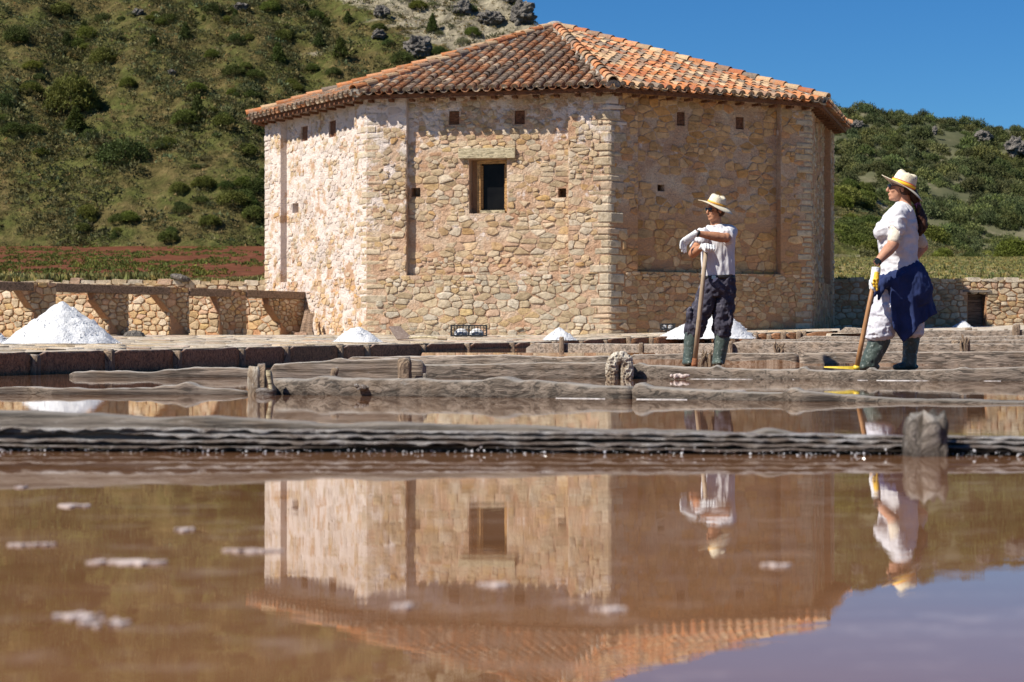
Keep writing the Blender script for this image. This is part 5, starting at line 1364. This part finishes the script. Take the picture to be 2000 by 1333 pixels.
# rocks
def rock(px, py, wpx, hpx, zf, d0, d1, label, seed):
    h = ray_hill(px, py, zf, d0, d1)
    if not h: return
    x, d = h; w_ = wpx/F*d/2; hh = hpx/F*d/2; v, f = ball((0, 0, 0), (w_, w_*.8, hh), None, 30, 22)
    out = []
    for q in v:
        n_ = q.normalized(); g = 1+.42*noise.fractal(Vector((n_.x*1.5, n_.y*1.5, n_.z*2.2))+Vector((seed*3, 0, 0)), .8, 2.2, 5)+.15*noise.cell(q*(2.2/w_)+Vector((seed, 0, 0)))
        out.append(q*g+Vector((x, d, zf(x, d)+hh*.6)))
    mb = MB(); mb.add(out, f); tag(mb.build('rock_outcrop', M_ROCK, None, origin=(x, d, zf(x, d))), label, 'rock', 'grey rocks on the hills')
RK = [(815, 110, 56, 42, 'dark grey rock outcrop above the roof slope, largest of the hillside'), (1020, 42, 46, 46, 'jagged grey rock on the skyline beside the roof peak'), (1000, 12, 40, 22, 'top rock of the skyline crag'), (740, 78, 28, 18, 'small grey rock left of the largest outcrop'), (745, 35, 30, 24, 'grey rock near the top of the slope'),
      (905, 30, 36, 30, 'grey rock among the pale scree'), (960, 45, 50, 26, 'pale rock face below the skyline crag'), (270, 30, 22, 14, 'small grey rock high on the left slope'), (335, 148, 18, 10, 'small stone in the middle of the slope'), (470, 20, 24, 14, 'grey rock at the top of the picture above the slope')]
for i, (a, b, c, d, lab) in enumerate(RK): rock(a, b, c, d, hill_z, 148, 225, lab, i+1)
for i, (a, b, c, d, lab) in enumerate([(1985, 300, 40, 40, 'big pale rock face at the right edge of the far hill'), (1922, 275, 34, 22, 'pale rock on the far hill left of the big rock face'), (1826, 262, 10, 18, 'thin pale rock on the middle of the far hill'), (1675, 250, 24, 16, 'grey rock on the far hill beside the roof corner')]):
    rock(a, b, c, d, lambda x, y: far_z(x, y)+1.5, 400, 545, lab, 30+i)
rock(1873, 470, 36, 24, spur_z, 177, 290, 'pale boulder on the spur right of the woman', 40)

# ================================================================== PEOPLE
def head_shapes(mb, c, f, up=Vector((0, 0, 1)), k=1.0):
    f = f.normalized(); r = f.cross(up).normalized(); u = r.cross(f).normalized(); M = Matrix((r, f, u)).transposed()
    def B(p, s): mb.add(*ball(c+M @ (Vector(p)*k), tuple(q*k for q in s), M, 20, 14))
    B((0, -.012, .022), (.075, .097, .092)); B((0, .030, -.040), (.060, .060, .078)); B((0, .070, -.093), (.027, .024, .021)); B((0, .045, -.085), (.044, .042, .030))
    B((0, .083, .020), (.046, .018, .012)); B((.034, .066, -.026), (.023, .024, .020)); B((-.034, .066, -.026), (.023, .024, .020))
    B((0, .090, -.056), (.023, .013, .0075)); B((0, .088, -.069), (.020, .012, .0075)); B((0, .108, -.030), (.016, .014, .010))
    mb.add(*tube([c+M @ (Vector(q)*k) for q in ((0, .088, .020), (0, .104, -.008), (0, .116, -.028))], [.009, .0105, .012], 10))
    for s in (-1, 1): B((s*.077, -.004, -.012), (.007, .017, .030)); B((s*.032, .082, .006), (.016, .010, .012))
    return M, r, u
def glasses(c, M, parent, k=1.0):
    mb = MB()
    for s in (-1, 1): mb.add(*ball(c+M @ Vector((s*.034, .096, .008)), (.030, .008, .021), M @ Matrix.Rotation(s*-.22, 3, 'Z'), 16, 8))
    o = mb.build('lenses', M_LENS, parent, None, True)
    mb = MB(); mb.add(*tube([c+M @ Vector(q) for q in ((-.014, .104, .016), (0, .108, .016), (.014, .104, .016))], .003, 6))
    for s in (-1, 1): mb.add(*tube([c+M @ Vector(q) for q in ((s*.062, .088, .014), (s*.076, .04, .012), (s*.080, -.01, .004))], .0035, 6))
    mb.build('frame', M_BLACKPL, o, None, True)
def hat(c, up, fwd, parent, Rb, hc, bandm, seed, rb=.088, lf=1.14, droop=.02, bandh=.022, flat=.0):
    up = up.normalized(); side = fwd.cross(up).normalized(); fw = up.cross(side).normalized(); M = Matrix((side, fw, up)).transposed()
    n = 48; prof = []   # (radius factor, height)
    cr = [(1.0, 0), (.985, .02), (.95, hc*.35), (.90, hc*.62), (.82, hc*.85), (.70, hc*.97), (.50, hc*1.0), (.28, hc*.93), (.0001, hc*.88)]
    br = [(Rb/rb, 0), (Rb/rb*.985, .004)]
    vs = []; fs = []
    rows = [(Rb*(1-.0*i), -.003) for i in ()]
    rad = [Rb, lerp(Rb, rb, .25), lerp(Rb, rb, .5), lerp(Rb, rb, .8), rb*1.02]
    def brim(r, a, dz):
        t = (r-rb)/(Rb-rb); w_ = -droop*t*t*(1.0-.9*math.cos(a-math.pi/2))+flat*t*math.cos(a-math.pi/2)+.006*t*math.sin(3*a+seed)
        return Vector((r*math.cos(a)*(1 if t > .5 else lerp(1, 1, t)), r*math.sin(a)*lerp(lf, 1.05, t), w_+dz))
    rings = [[brim(r, 2*math.pi*k/n, .0) for k in range(n)] for r in [rad[4], rad[3], rad[2], rad[1], rad[0]]][::-1]
    top = [[Vector((rb*f_*math.cos(2*math.pi*k/n), rb*lf*f_*math.sin(2*math.pi*k/n), h+(.004*math.sin(5*k/n*6.28+seed) if h > .03 else 0)-(.014*abs(math.cos(2*math.pi*k/n)) if .3 < f_ < .75 else 0))) for k in range(n)] for f_, h in cr]
    under = [[brim(r, 2*math.pi*k/n, -.004) for k in range(n)] for r in [rad[0], rad[1], rad[2], rad[3], rb*.97]]
    allr = under[::-1]+rings+top
    for rg_ in allr: vs += [M @ q for q in rg_]
    for j in range(len(allr)-1):
        for k in range(n): fs.append((j*n+k, j*n+(k+1) % n, (j+1)*n+(k+1) % n, (j+1)*n+k))
    mb = MB(); mb.add(vs, fs)
    me = mesh('hat', [tuple(q) for q in mb.v], mb.f, M_STRAW, None, True); o = link('straw_hat', me, parent); o.location = c-parent_loc(parent)
    vs = []; fs = []; lm = []
    for j, (z, e) in enumerate([(.006, 1.012), (.006, 1.045), (.006+bandh, 1.02), (.006+bandh, .99)]):
        for k in range(n):
            a = 2*math.pi*k/n; vs.append(M @ Vector((rb*e*math.cos(a), rb*lf*e*math.sin(a), z))); lm.append(0 if j < 2 else 1)
    for j in range(3):
        for k in range(n): fs.append((j*n+k, j*n+(k+1) % n, (j+1)*n+(k+1) % n, (j+1)*n+k))
    me = mesh('band', [tuple(q) for q in vs], fs, bandm, {'lime': np.array(lm, np.float32)}, True); link('hat_band', me, o)
    return o
def fingers(mb, roots, r=.0095, n=8):
    for pts in roots: mb.add(*tube(pts, [r*1.05, r, r*.95, r*.7][:len(pts)], n)); mb.add(*ball(pts[-1], r*.75, None, 8, 5)); mb.add(*ball(pts[0], r*1.1, None, 8, 5))

# ---- man
DM = 22.0
man = thing('person', 'man in straw hat, white t-shirt and dark work trousers leaning on a wooden pole', 'person', P(1388, 714, DM), 'salt workers standing in the pans')
def Q(px, py, dd=0.0, D=DM): return P(px, py, D+dd)
hc_ = Q(1398, 411, -.02); fwd = Vector((-.86, -.50, -.03))
body = MB(); Mh, _r, _u = head_shapes(body, hc_, fwd, k=1.0)
body.add(*tube([Q(1397, 422), Q(1399, 440), Q(1402, 452)], [(.056, .058), (.060, .062), (.09, .075)], 18, (1, 0, 0)))
body.add(*tube([Q(1402, 446), Q(1402, 458), Q(1402, 500), Q(1402, 560)], [(.13, .07), (.16, .09), (.13, .09), (.15, .10)], 20, (1, 0, 0)))
shL, elL, wrL = Q(1424, 455, -.02), Q(1418, 466, -.30), Q(1359, 456, -.40)
body.add(*tube([shL, (shL+elL)/2, elL], [.056, .052, .047], 14)); body.add(*tube([elL, elL.lerp(wrL, .12), elL.lerp(wrL, .35), elL.lerp(wrL, .75), wrL], [.044, .052, .051, .036, .030], 14)); body.add(*ball(elL, .047))
shR, elR, wrR = Q(1376, 456, -.04), Q(1353, 496, -.26), Q(1371, 483, -.52)
body.add(*tube([shR, (shR+elR)/2, elR], [.056, .053, .047], 14)); body.add(*tube([elR, elR.lerp(wrR, .3), elR.lerp(wrR, .75), wrR], [.046, .050, .036, .030], 14)); body.add(*ball(elR, .047))
for pts in ([Q(1388, 556), Q(1374, 600), Q(1359, 640), Q(1348, 702)], [Q(1416, 556), Q(1413, 600), Q(1410, 645), Q(1405, 702)]): body.add(*tube(pts, [.08, .07, .055, .045], 12))
remesh(body, 'body', M_SKIN, man, .0065, 3)
hr = MB(); hr.add(*ball(hc_+Mh @ Vector((0, -.022, .012)), (.079, .094, .088), Mh, 20, 14)); remesh(hr, 'hair', M_HAIR, man, .008, 1, .003, 60)
glasses(hc_, Mh, man)
hat(hc_+Vector((.006, 0, .060)), Vector((.31, -.16, .94)), Vector((-.86, -.5, 0)), man, .192, .105, M_BAND, 2, .090, 1.12, .03, .020)
st_ = MB()
st_.add(*tube([Q(1400, 441), Q(1401, 448), Q(1402, 456), Q(1402, 470), Q(1402, 495), Q(1402, 520), Q(1403, 541)], [(.072, .068), (.135, .088), (.178, .108), (.178, .128), (.170, .132), (.172, .132), (.170, .128)], 26, (1, 0, 0)))
st_.add(*tube([Q(1415, 452, 0), shL+Vector((.01, -.02, .005)), shL.lerp(elL, .45), shL.lerp(elL, .80)], [.07, .074, .076, .080], 16))
st_.add(*tube([Q(1386, 452, 0), shR+Vector((-.004, 0, .005)), shR.lerp(elR, .40), shR.lerp(elR, .62)], [.07, .074, .074, .078], 16))
remesh(st_, 't_shirt', M_TSHIRT, man, .008, 3, .010, 7, (1.3, 1, .45))
cb = MB(); cb.add(*tube([Q(1398+13*math.sin(a), 441+3.5-2*math.cos(a), -.068*math.cos(a)) for a in [i*math.pi/8 for i in range(17)]], .008, 8)); cb.build('collar', M_TSHIRT, man, None, True)
tr = MB()
tr.add(*tube([Q(1403, 540), Q(1403, 552), Q(1402, 568), Q(1400, 580)], [(.170, .126), (.178, .135), (.182, .14), (.16, .12)], 24, (1, 0, 0)))
tr.add(*tube([Q(1385, 562), Q(1375, 596), Q(1364, 622), Q(1357, 642), Q(1354, 653), Q(1353, 659)], [(.098, .11), (.112, .115), (.105, .11), (.105, .11), (.096, .10), (.070, .08)], 20, (1, 0, 0)))
tr.add(*tube([Q(1419, 562), Q(1415, 596), Q(1411, 622), Q(1409, 645), Q(1411, 655), Q(1411, 660)], [(.098, .11), (.108, .115), (.102, .11), (.096, .105), (.090, .095), (.068, .075)], 20, (1, 0, 0)))
tr.add(*ball(Q(1347, 618, -.04), (.03, .07, .10))); tr.add(*ball(Q(1426, 622, -.06), (.025, .07, .09)))
remesh(tr, 'trousers', M_NAVY, man, .008, 3, .012, 10, (1, 1, .8))
bl = MB(); bl.add(*tube([Q(1403, 546.5), Q(1403, 545.5), Q(1402.5, 538.5), Q(1402.5, 537.5)], [(.170, .126), (.182, .138), (.180, .138), (.168, .124)], 28, (1, 0, 0))); blo = bl.build('belt', M_BELT, man, None, True)
bk = MB(); bk.box(Q(1394, 542, -.137), (.045, .012, .034)); bk.build('buckle', mat('dull_steel', lambda b: b.set((.45, .44, .42), .35, metal=1.0)), blo)
tg_ = MB(); q0 = Q(1397, 546, -.145); tg_.add([q0+Vector(v) for v in ((-.028, 0, -.035), (.0, -.006, -.02), (.03, 0, .012), (.02, 0, .02), (-.022, 0, .004))]+[q0+Vector(v)+Vector((0, .008, 0)) for v in ((-.028, 0, -.035), (.0, -.006, -.02), (.03, 0, .012), (.02, 0, .02), (-.022, 0, .004))], [(0, 1, 2, 3, 4), (9, 8, 7, 6, 5)]+[(i, 5+i, 5+(i+1) % 5, (i+1) % 5) for i in range(5)]); tg_.build('cloth_corner', M_TSHIRT, man)
for pts, foot in (([Q(1353, 651), Q(1351, 664), Q(1349, 685), Q(1346, 702), Q(1345, 711)], Q(1343, 708.5, -.07)), ([Q(1411, 652), Q(1410, 664), Q(1407, 685), Q(1404, 702), Q(1403, 711)], Q(1401, 708.5, -.08))):
    bt = MB(); bt.add(*tube(pts, [(.082, .085), (.080, .085), (.071, .078), (.068, .075), (.066, .072)], 22, (1, 0, 0))); bt.add(*ball(foot, (.052, .13, .036), Matrix.Rotation(.15, 3, 'Z')))
    remesh(bt, 'boot', M_BOOT, man, .008, 3, .003, 12)
# hanging left hand in its glove
g1 = MB(); w0 = wrL; dr = (Q(1337, 473, -.40)-w0); k1 = w0+dr
sx_ = Vector((-.62, -.35, .70)).normalized()
g1.add(*tube([w0+Vector((.015, 0, .008)), w0+dr*.15, w0+dr*.5, k1], [(.036, .033), (.034, .028), (.042, .024), (.044, .020)], 16, sx_))
rts = []
for i, (of, ln_) in enumerate([(.033, .072), (.011, .082), (-.012, .078), (-.033, .062)]):
    a = k1-sx_*of*-1 if False else k1+sx_*of; d1 = (dr.normalized()*.75+Vector((-.10+.10*i, -.1, -.45))).normalized(); d2 = Vector((.08+.05*i, 0, -1)).normalized()
    rts.append([a-dr*.12, a+d1*ln_*.35, a+d1*ln_*.55+d2*ln_*.35, a+d1*ln_*.6+d2*ln_*.80])
fingers(g1, rts, .0125)
fingers(g1, [[w0+dr*.35-sx_*.03, w0+dr*.55-sx_*.058+Vector((0, -.02, 0)), w0+dr*.85-sx_*.070+Vector((0, -.025, -.015))]], .013)
remesh(g1, 'glove', M_GLOVE, man, .0045, 2, .0012, 60)
# right hand closed over the head of the pole
g2 = MB(); pc = Q(1381, 482, -.545); g2.add(*tube([wrR+Vector((-.02, 0, .01)), wrR, wrR.lerp(pc, .6), pc+Vector((.02, 0, .002))], [(.036, .033), (.037, .033), (.043, .036), (.038, .030)], 16))
rts = []
for i in range(4):
    a = pc+Vector((-.022+.024*i, -.012, .016-.004*i)); rts.append([a, a+Vector((.004+.004*i, -.040, .002)), a+Vector((.006+.004*i, -.050, -.034)), a+Vector((.003+.002*i, -.030, -.062))])
fingers(g2, rts, .0135)
fingers(g2, [[pc+Vector((-.03, .0, -.005)), pc+Vector((-.038, -.030, -.030)), pc+Vector((-.012, -.040, -.055))]], .014)
remesh(g2, 'glove', M_GLOVE, man, .0045, 2, .0012, 60)
wt = MB(); wt.add(*tube([wrL.lerp(elL, .02), wrL.lerp(elL, .09)], [.0355, .0375], 16)); wt.build('wristband', M_BELT, man, None, True)
pole = thing('wooden_pole', 'long pale wooden pole with a rusty foot that the man leans on', 'pole', Q(1356, 716, -.45))
pt_, pb_ = pc+Vector((-.008, -.006, -.014)), Q(1356, 716, -.45); pb_.z = .085
pm = MB(); pm.add(*tube([pt_, pt_.lerp(pb_, .3), pt_.lerp(pb_, .6), pt_.lerp(pb_, .93)], [.022, .024, .025, .026], 14)); pm.build('handle', M_HANDLE, pole, None, True)
pm = MB(); pm.add(*tube([pt_.lerp(pb_, .925), pt_.lerp(pb_, .93), pt_.lerp(pb_, .965), pt_.lerp(pb_, .97), pb_], [.022, .029, .029, .034, .032], 14)); pm.build('ferrule', M_RUST, pole, None, True)

# ---- woman
DW = 17.8
wom = thing('person', 'woman in straw hat with ribbon, white clothes and a blue jacket tied round her hips', 'person', P(1735, 722, DW), 'salt workers standing in the pans')
def W(px, py, dd=0.0): return P(px, py, DW+dd)
wc = W(1758, 368); body = MB(); Mw, _r, _u = head_shapes(body, wc, Vector((-1, -.04, .06)), k=.98)
Yx = (0, 1, 0)
body.add(*tube([W(1763, 378), W(1765, 392), W(1766, 410)], [(.050, .054), (.052, .058), (.10, .075)], 18, Yx))
body.add(*tube([W(1762, 408), W(1758, 440), W(1757, 500), W(1757, 570)], [(.14, .09), (.15, .12), (.12, .12), (.13, .13)], 18, Yx))
sN, eN, wN = W(1756, 424, -.18), W(1744, 479, -.25), W(1711, 515, -.36)
body.add(*tube([sN, sN.lerp(eN, .5), eN], [.062, .058, .050], 14)); body.add(*tube([eN, eN.lerp(wN, .25), eN.lerp(wN, .7), wN], [.049, .052, .037, .030], 14)); body.add(*ball(eN, .050))
sF, eF, wF = W(1770, 424, .18), W(1802, 482, .30), W(1768, 522, .24)
body.add(*tube([sF, sF.lerp(eF, .5), eF], [.062, .058, .050], 14)); body.add(*tube([eF, eF.lerp(wF, .4), wF], [.048, .045, .03], 14)); body.add(*ball(eF, .050)); body.add(*ball(wF, (.04, .03, .05)))
for pts in ([W(1748, 575, -.10), W(1726, 630, -.10), W(1712, 672, -.10), W(1697, 712, -.10)], [W(1768, 575, .10), W(1779, 635, .10), W(1778, 672, .10), W(1776, 712, .10)]): body.add(*tube(pts, [.09, .075, .055, .045], 12))
remesh(body, 'body', M_SKIN2, wom, .006, 3)
hr = MB(); hr.add(*ball(wc+Mw @ Vector((0, -.030, .010)), (.080, .085, .088), Mw, 20, 14)); hr.add(*tube([W(1779, 372), W(1787, 388), W(1792, 400)], [.045, .04, .022], 14)); remesh(hr, 'hair', M_HAIR, wom, .006, 1, .004, 40, (1, 1, .3))
pt = MB(); pt.add(*tube([W(1790, 398), W(1795, 410), W(1801, 428), W(1803, 442), W(1799, 453), W(1796, 460)], [(.022, .024), (.030, .034), (.040, .044), (.038, .042), (.024, .028), (.006, .008)], 18)); remesh(pt, 'ponytail', M_HAIR, wom, .006, 1, .008, 34, (1.5, 1.5, .25))
sc_ = MB(); sc_.add(*tube([W(1790, 397), W(1794, 405)], [.029, .029], 14)); sc_.build('hair_band', cloth('plum_fabric', (.16, .05, .14), (.24, .09, .2)), wom, None, True)
glasses(wc, Mw, wom)
hat(W(1763, 366)+Vector((0, 0, .005)), Vector((.375, -.07, .92)), Vector((-1, 0, 0)), wom, .192, .132, M_BAND2, 5, .096, 1.10, .012, .036, .03)
sh_ = MB()
sh_.add(*tube([W(1765, 397), W(1764, 404), W(1762, 413), W(1758, 430), W(1753, 452), W(1754, 480), W(1757, 510), W(1758, 535), W(1757, 562)],
 [(.066, .060), (.12, .075), (.165, .098), (.185, .142), (.18, .174), (.17, .160), (.162, .156), (.17, .168), (.18, .176)], 26, Yx))
sh_.add(*ball(W(1724, 452, -.07), (.075, .075, .08))); sh_.add(*ball(W(1724, 452, .07), (.075, .075, .08)))
sh_.add(*tube([W(1760, 412, -.12), sN+Vector((0, -.01, .01)), sN.lerp(eN, .45), W(1746, 451, -.225)], [.066, .071, .070, .071], 18))
sh_.add(*tube([W(1766, 412, .12), sF+Vector((0, .01, .01)), sF.lerp(eF, .40), sF.lerp(eF, .56)], [.064, .069, .067, .068], 18))
remesh(sh_, 't_shirt', M_TSHIRT, wom, .008, 3, .010, 6, (1, 1, 1.3))
bd = MB(); bd.add(*tube([sN.lerp(eN, .40), sN.lerp(eN, .85), sN.lerp(eN, .95)], [.059, .054, .050], 18)); bd.build('arm_sleeve', M_BANDAGE, wom, None, True)
bd = MB(); bd.add(*tube([sF.lerp(eF, .45), sF.lerp(eF, .88), sF.lerp(eF, .97)], [.064, .058, .056], 18)); bd.build('arm_sleeve', M_BANDAGE, wom, None, True)
tr = MB()
tr.add(*tube([W(1757, 552), W(1756, 575), W(1754, 595)], [(.19, .19), (.195, .195), (.17, .17)], 24, Yx))
tr.add(*tube([W(1746, 572, -.09), W(1733, 605, -.10), W(1722, 632, -.10), W(1718, 648, -.10), W(1718, 658, -.10), W(1719, 664, -.10)], [(.12, .135), (.118, .128), (.115, .115), (.125, .122), (.122, .118), (.085, .085)], 22, Yx))
tr.add(*tube([W(1768, 572, .09), W(1778, 615, .10), W(1780, 640, .10), W(1780, 652, .10), W(1780, 659, .10)], [(.12, .135), (.115, .115), (.11, .10), (.11, .098), (.08, .075)], 22, Yx))
remesh(tr, 'trousers', M_WHITEPANT, wom, .008, 3, .012, 9, (1, 1, 1.2))
for pts, foot, ry in (([W(1721, 656, -.10), W(1715, 672, -.10), W(1706, 692, -.10), W(1699, 706, -.10), W(1697, 717, -.10)], W(1692, 717, -.10), .09), ([W(1780, 652, .10), W(1779, 672, .10), W(1777, 692, .10), W(1776, 706, .10), W(1775, 717, .10)], W(1768, 717, .10), .0)):
    bt = MB(); bt.add(*tube(pts, [(.085, .090), (.080, .088), (.072, .080), (.068, .074), (.062, .070)] if ry else [(.080, .076), (.075, .068), (.068, .060), (.064, .060), (.060, .058)], 22, Yx)); bt.add(*ball(foot, (.115, .052, .036)))
    remesh(bt, 'boot', M_BOOT, wom, .008, 3, .004, 12)
jk = MB()
jk.add(*tube([W(1752, 524), W(1757, 535), W(1768, 556), W(1778, 580), W(1786, 600)], [(.175, .172), (.205, .205), (.215, .208), (.215, .205), (.17, .15)], 28, Yx))
top_ = [(0, (1726, 558)), (.3, (1745, 546)), (.6, (1770, 530)), (.85, (1790, 518)), (1, (1799, 514))]
bot_ = [(0, (1741, 600)), (.2, (1745, 640)), (.36, (1764, 668)), (.5, (1781, 655)), (.62, (1796, 634)), (.80, (1814, 622)), (1, (1830, 612))]
def c2(kn, s): return curve([(a, b[0]) for a, b in kn], s), curve([(a, b[1]) for a, b in kn], s)
ns, ntt = 44, 26; fr_v = []; 
for i in range(ns+1):
    s = i/ns; a, b = c2(top_, s), c2(bot_, s); yb = -.255*math.cos((s-.35)*math.pi*.72)
    for j in range(ntt+1):
        t = j/ntt; fold = .032*math.sin(s*17+1.5*t+.6)*t+.012*math.sin(s*37+t*3)*t
        fr_v.append((lerp(a[0], b[0], t), lerp(a[1], b[1], t), yb*(1-.10*t)+fold))
vs = [W(a, b, c) for a, b, c in fr_v]+[W(a, b, c+.035) for a, b, c in fr_v]; fs = []; nn_ = (ns+1)*(ntt+1); idx = lambda i, j: i*(ntt+1)+j
for i in range(ns):
    for j in range(ntt): fs.append((idx(i, j), idx(i+1, j), idx(i+1, j+1), idx(i, j+1))); fs.append((nn_+idx(i, j+1), nn_+idx(i+1, j+1), nn_+idx(i+1, j), nn_+idx(i, j)))
for i in range(ns): fs.append((idx(i+1, 0), idx(i, 0), nn_+idx(i, 0), nn_+idx(i+1, 0))); fs.append((idx(i, ntt), idx(i+1, ntt), nn_+idx(i+1, ntt), nn_+idx(i, ntt)))
for j in range(ntt): fs.append((idx(0, j), idx(0, j+1), nn_+idx(0, j+1), nn_+idx(0, j))); fs.append((idx(ns, j+1), idx(ns, j), nn_+idx(ns, j), nn_+idx(ns, j+1)))
jk.add(vs, fs)
jk.add(*ball(W(1722, 558, -.20), (.042, .045, .055), Matrix.Rotation(.5, 3, 'Y'))); jk.add(*tube([W(1742, 548, -.215), W(1728, 553, -.23), W(1712, 560, -.20)], [(.03, .045), (.035, .04), (.03, .03)], 14))
jk.add(*tube([W(1722, 556, -.20), W(1712, 564, -.24), W(1706, 576, -.30), W(1704, 580, -.33)], [.034, .030, .024, .012], 12))
jk.add(*tube([W(1724, 560, -.22), W(1718, 572, -.25), W(1716, 586, -.26)], [.028, .024, .010], 12))
remesh(jk, 'tied_jacket', M_JACKET, wom, .0085, 2, .007, 9, (1, 1, .5))
# watch and glove
wt = MB(); wt.add(*tube([wN.lerp(eN, .02), wN.lerp(eN, .13)], [.034, .036], 18)); wo2 = wt.build('watch', M_BELT, wom, None, True)
wt = MB(); q = wN.lerp(eN, .07)+Vector((-.006, -.036, .004)); wt.box(q, (.044, .012, .040), Matrix.Rotation(-.75, 3, 'Y')); wt.build('watch_face', M_LENS, wo2)
hd = W(1705, 556, -.38); g3 = MB()
g3.add(*tube([W(1711, 523, -.36), W(1710, 532, -.365), W(1708, 544, -.37), hd, W(1704, 566, -.375)], [(.032, .036), (.034, .036), (.040, .034), (.040, .034), (.030, .026)], 18, Yx))
fingers(g3, [[hd+Vector((-.02, -.01, .03)), hd+Vector((-.030, -.045, .0)), hd+Vector((-.012, -.056, -.035)), hd+Vector((.004, -.050, -.055))]], .0135)
remesh(g3, 'glove', M_GLOVE, wom, .0045, 2, .001, 60)
g4 = MB(); rts = []
for i in range(4):
    a = hd+Vector((.010, .012, .044-.027*i)); rts.append([a, a+Vector((.020, -.026, -.004)), a+Vector((.010, -.056, -.008)), a+Vector((-.014, -.062, -.010))])
fingers(g4, rts, .0145); g4.add(*tube([W(1712, 532, -.385), W(1711, 545, -.395), hd+Vector((.012, -.020, 0)), hd+Vector((.008, -.018, -.055))], [(.022, .022), (.030, .028), (.034, .028), (.026, .022)], 12, Yx))
remesh(g4, 'glove_fingers', M_GLOVEY, wom, .0045, 2, .001, 60)
rake = thing('salt_hoe', 'hoe with orange brown wooden handle and thin yellow blade in the hand of the woman', 'hoe', W(1673, 722, -.32))
t0_, t1_ = hd+Vector((.004, -.02, .02)), W(1673, 719, -.32)
rm = MB(); rm.add(*tube([t0_, t0_.lerp(t1_, .35), t0_.lerp(t1_, .7), t1_], [.019, .020, .021, .021], 14)); rm.build('handle', M_HANDLE2, rake, None, True)
rm = MB(); rm.add(*tube([t0_.lerp(t1_, .975), t1_+Vector((-.004, 0, -.012))], [.027, .030], 14)); rm.build('socket', M_YELLOW, rake, None, True)
rm = MB(); n = 14; vs = []
for i in range(n+1):
    t = i/n; x, z0 = lerp(t1_.x+.01, X(1609, DW-.32), t), lerp(.100, .118, t); hh = lerp(.030, .010, t); y = DW-.32-.03*math.sin(t*2.6)
    vs += [Vector((x, y-.004, z0)), Vector((x, y+.004, z0)), Vector((x, y+.012, z0+hh)), Vector((x, y+.004, z0+hh))]
fs = [(i*4+k, i*4+(k+1) % 4, i*4+4+(k+1) % 4, i*4+4+k) for i in range(n) for k in range(4)]+[(3, 2, 1, 0), (n*4, n*4+1, n*4+2, n*4+3)]
rm.add(vs, fs); rm.build('blade', M_YELLOW, rake)
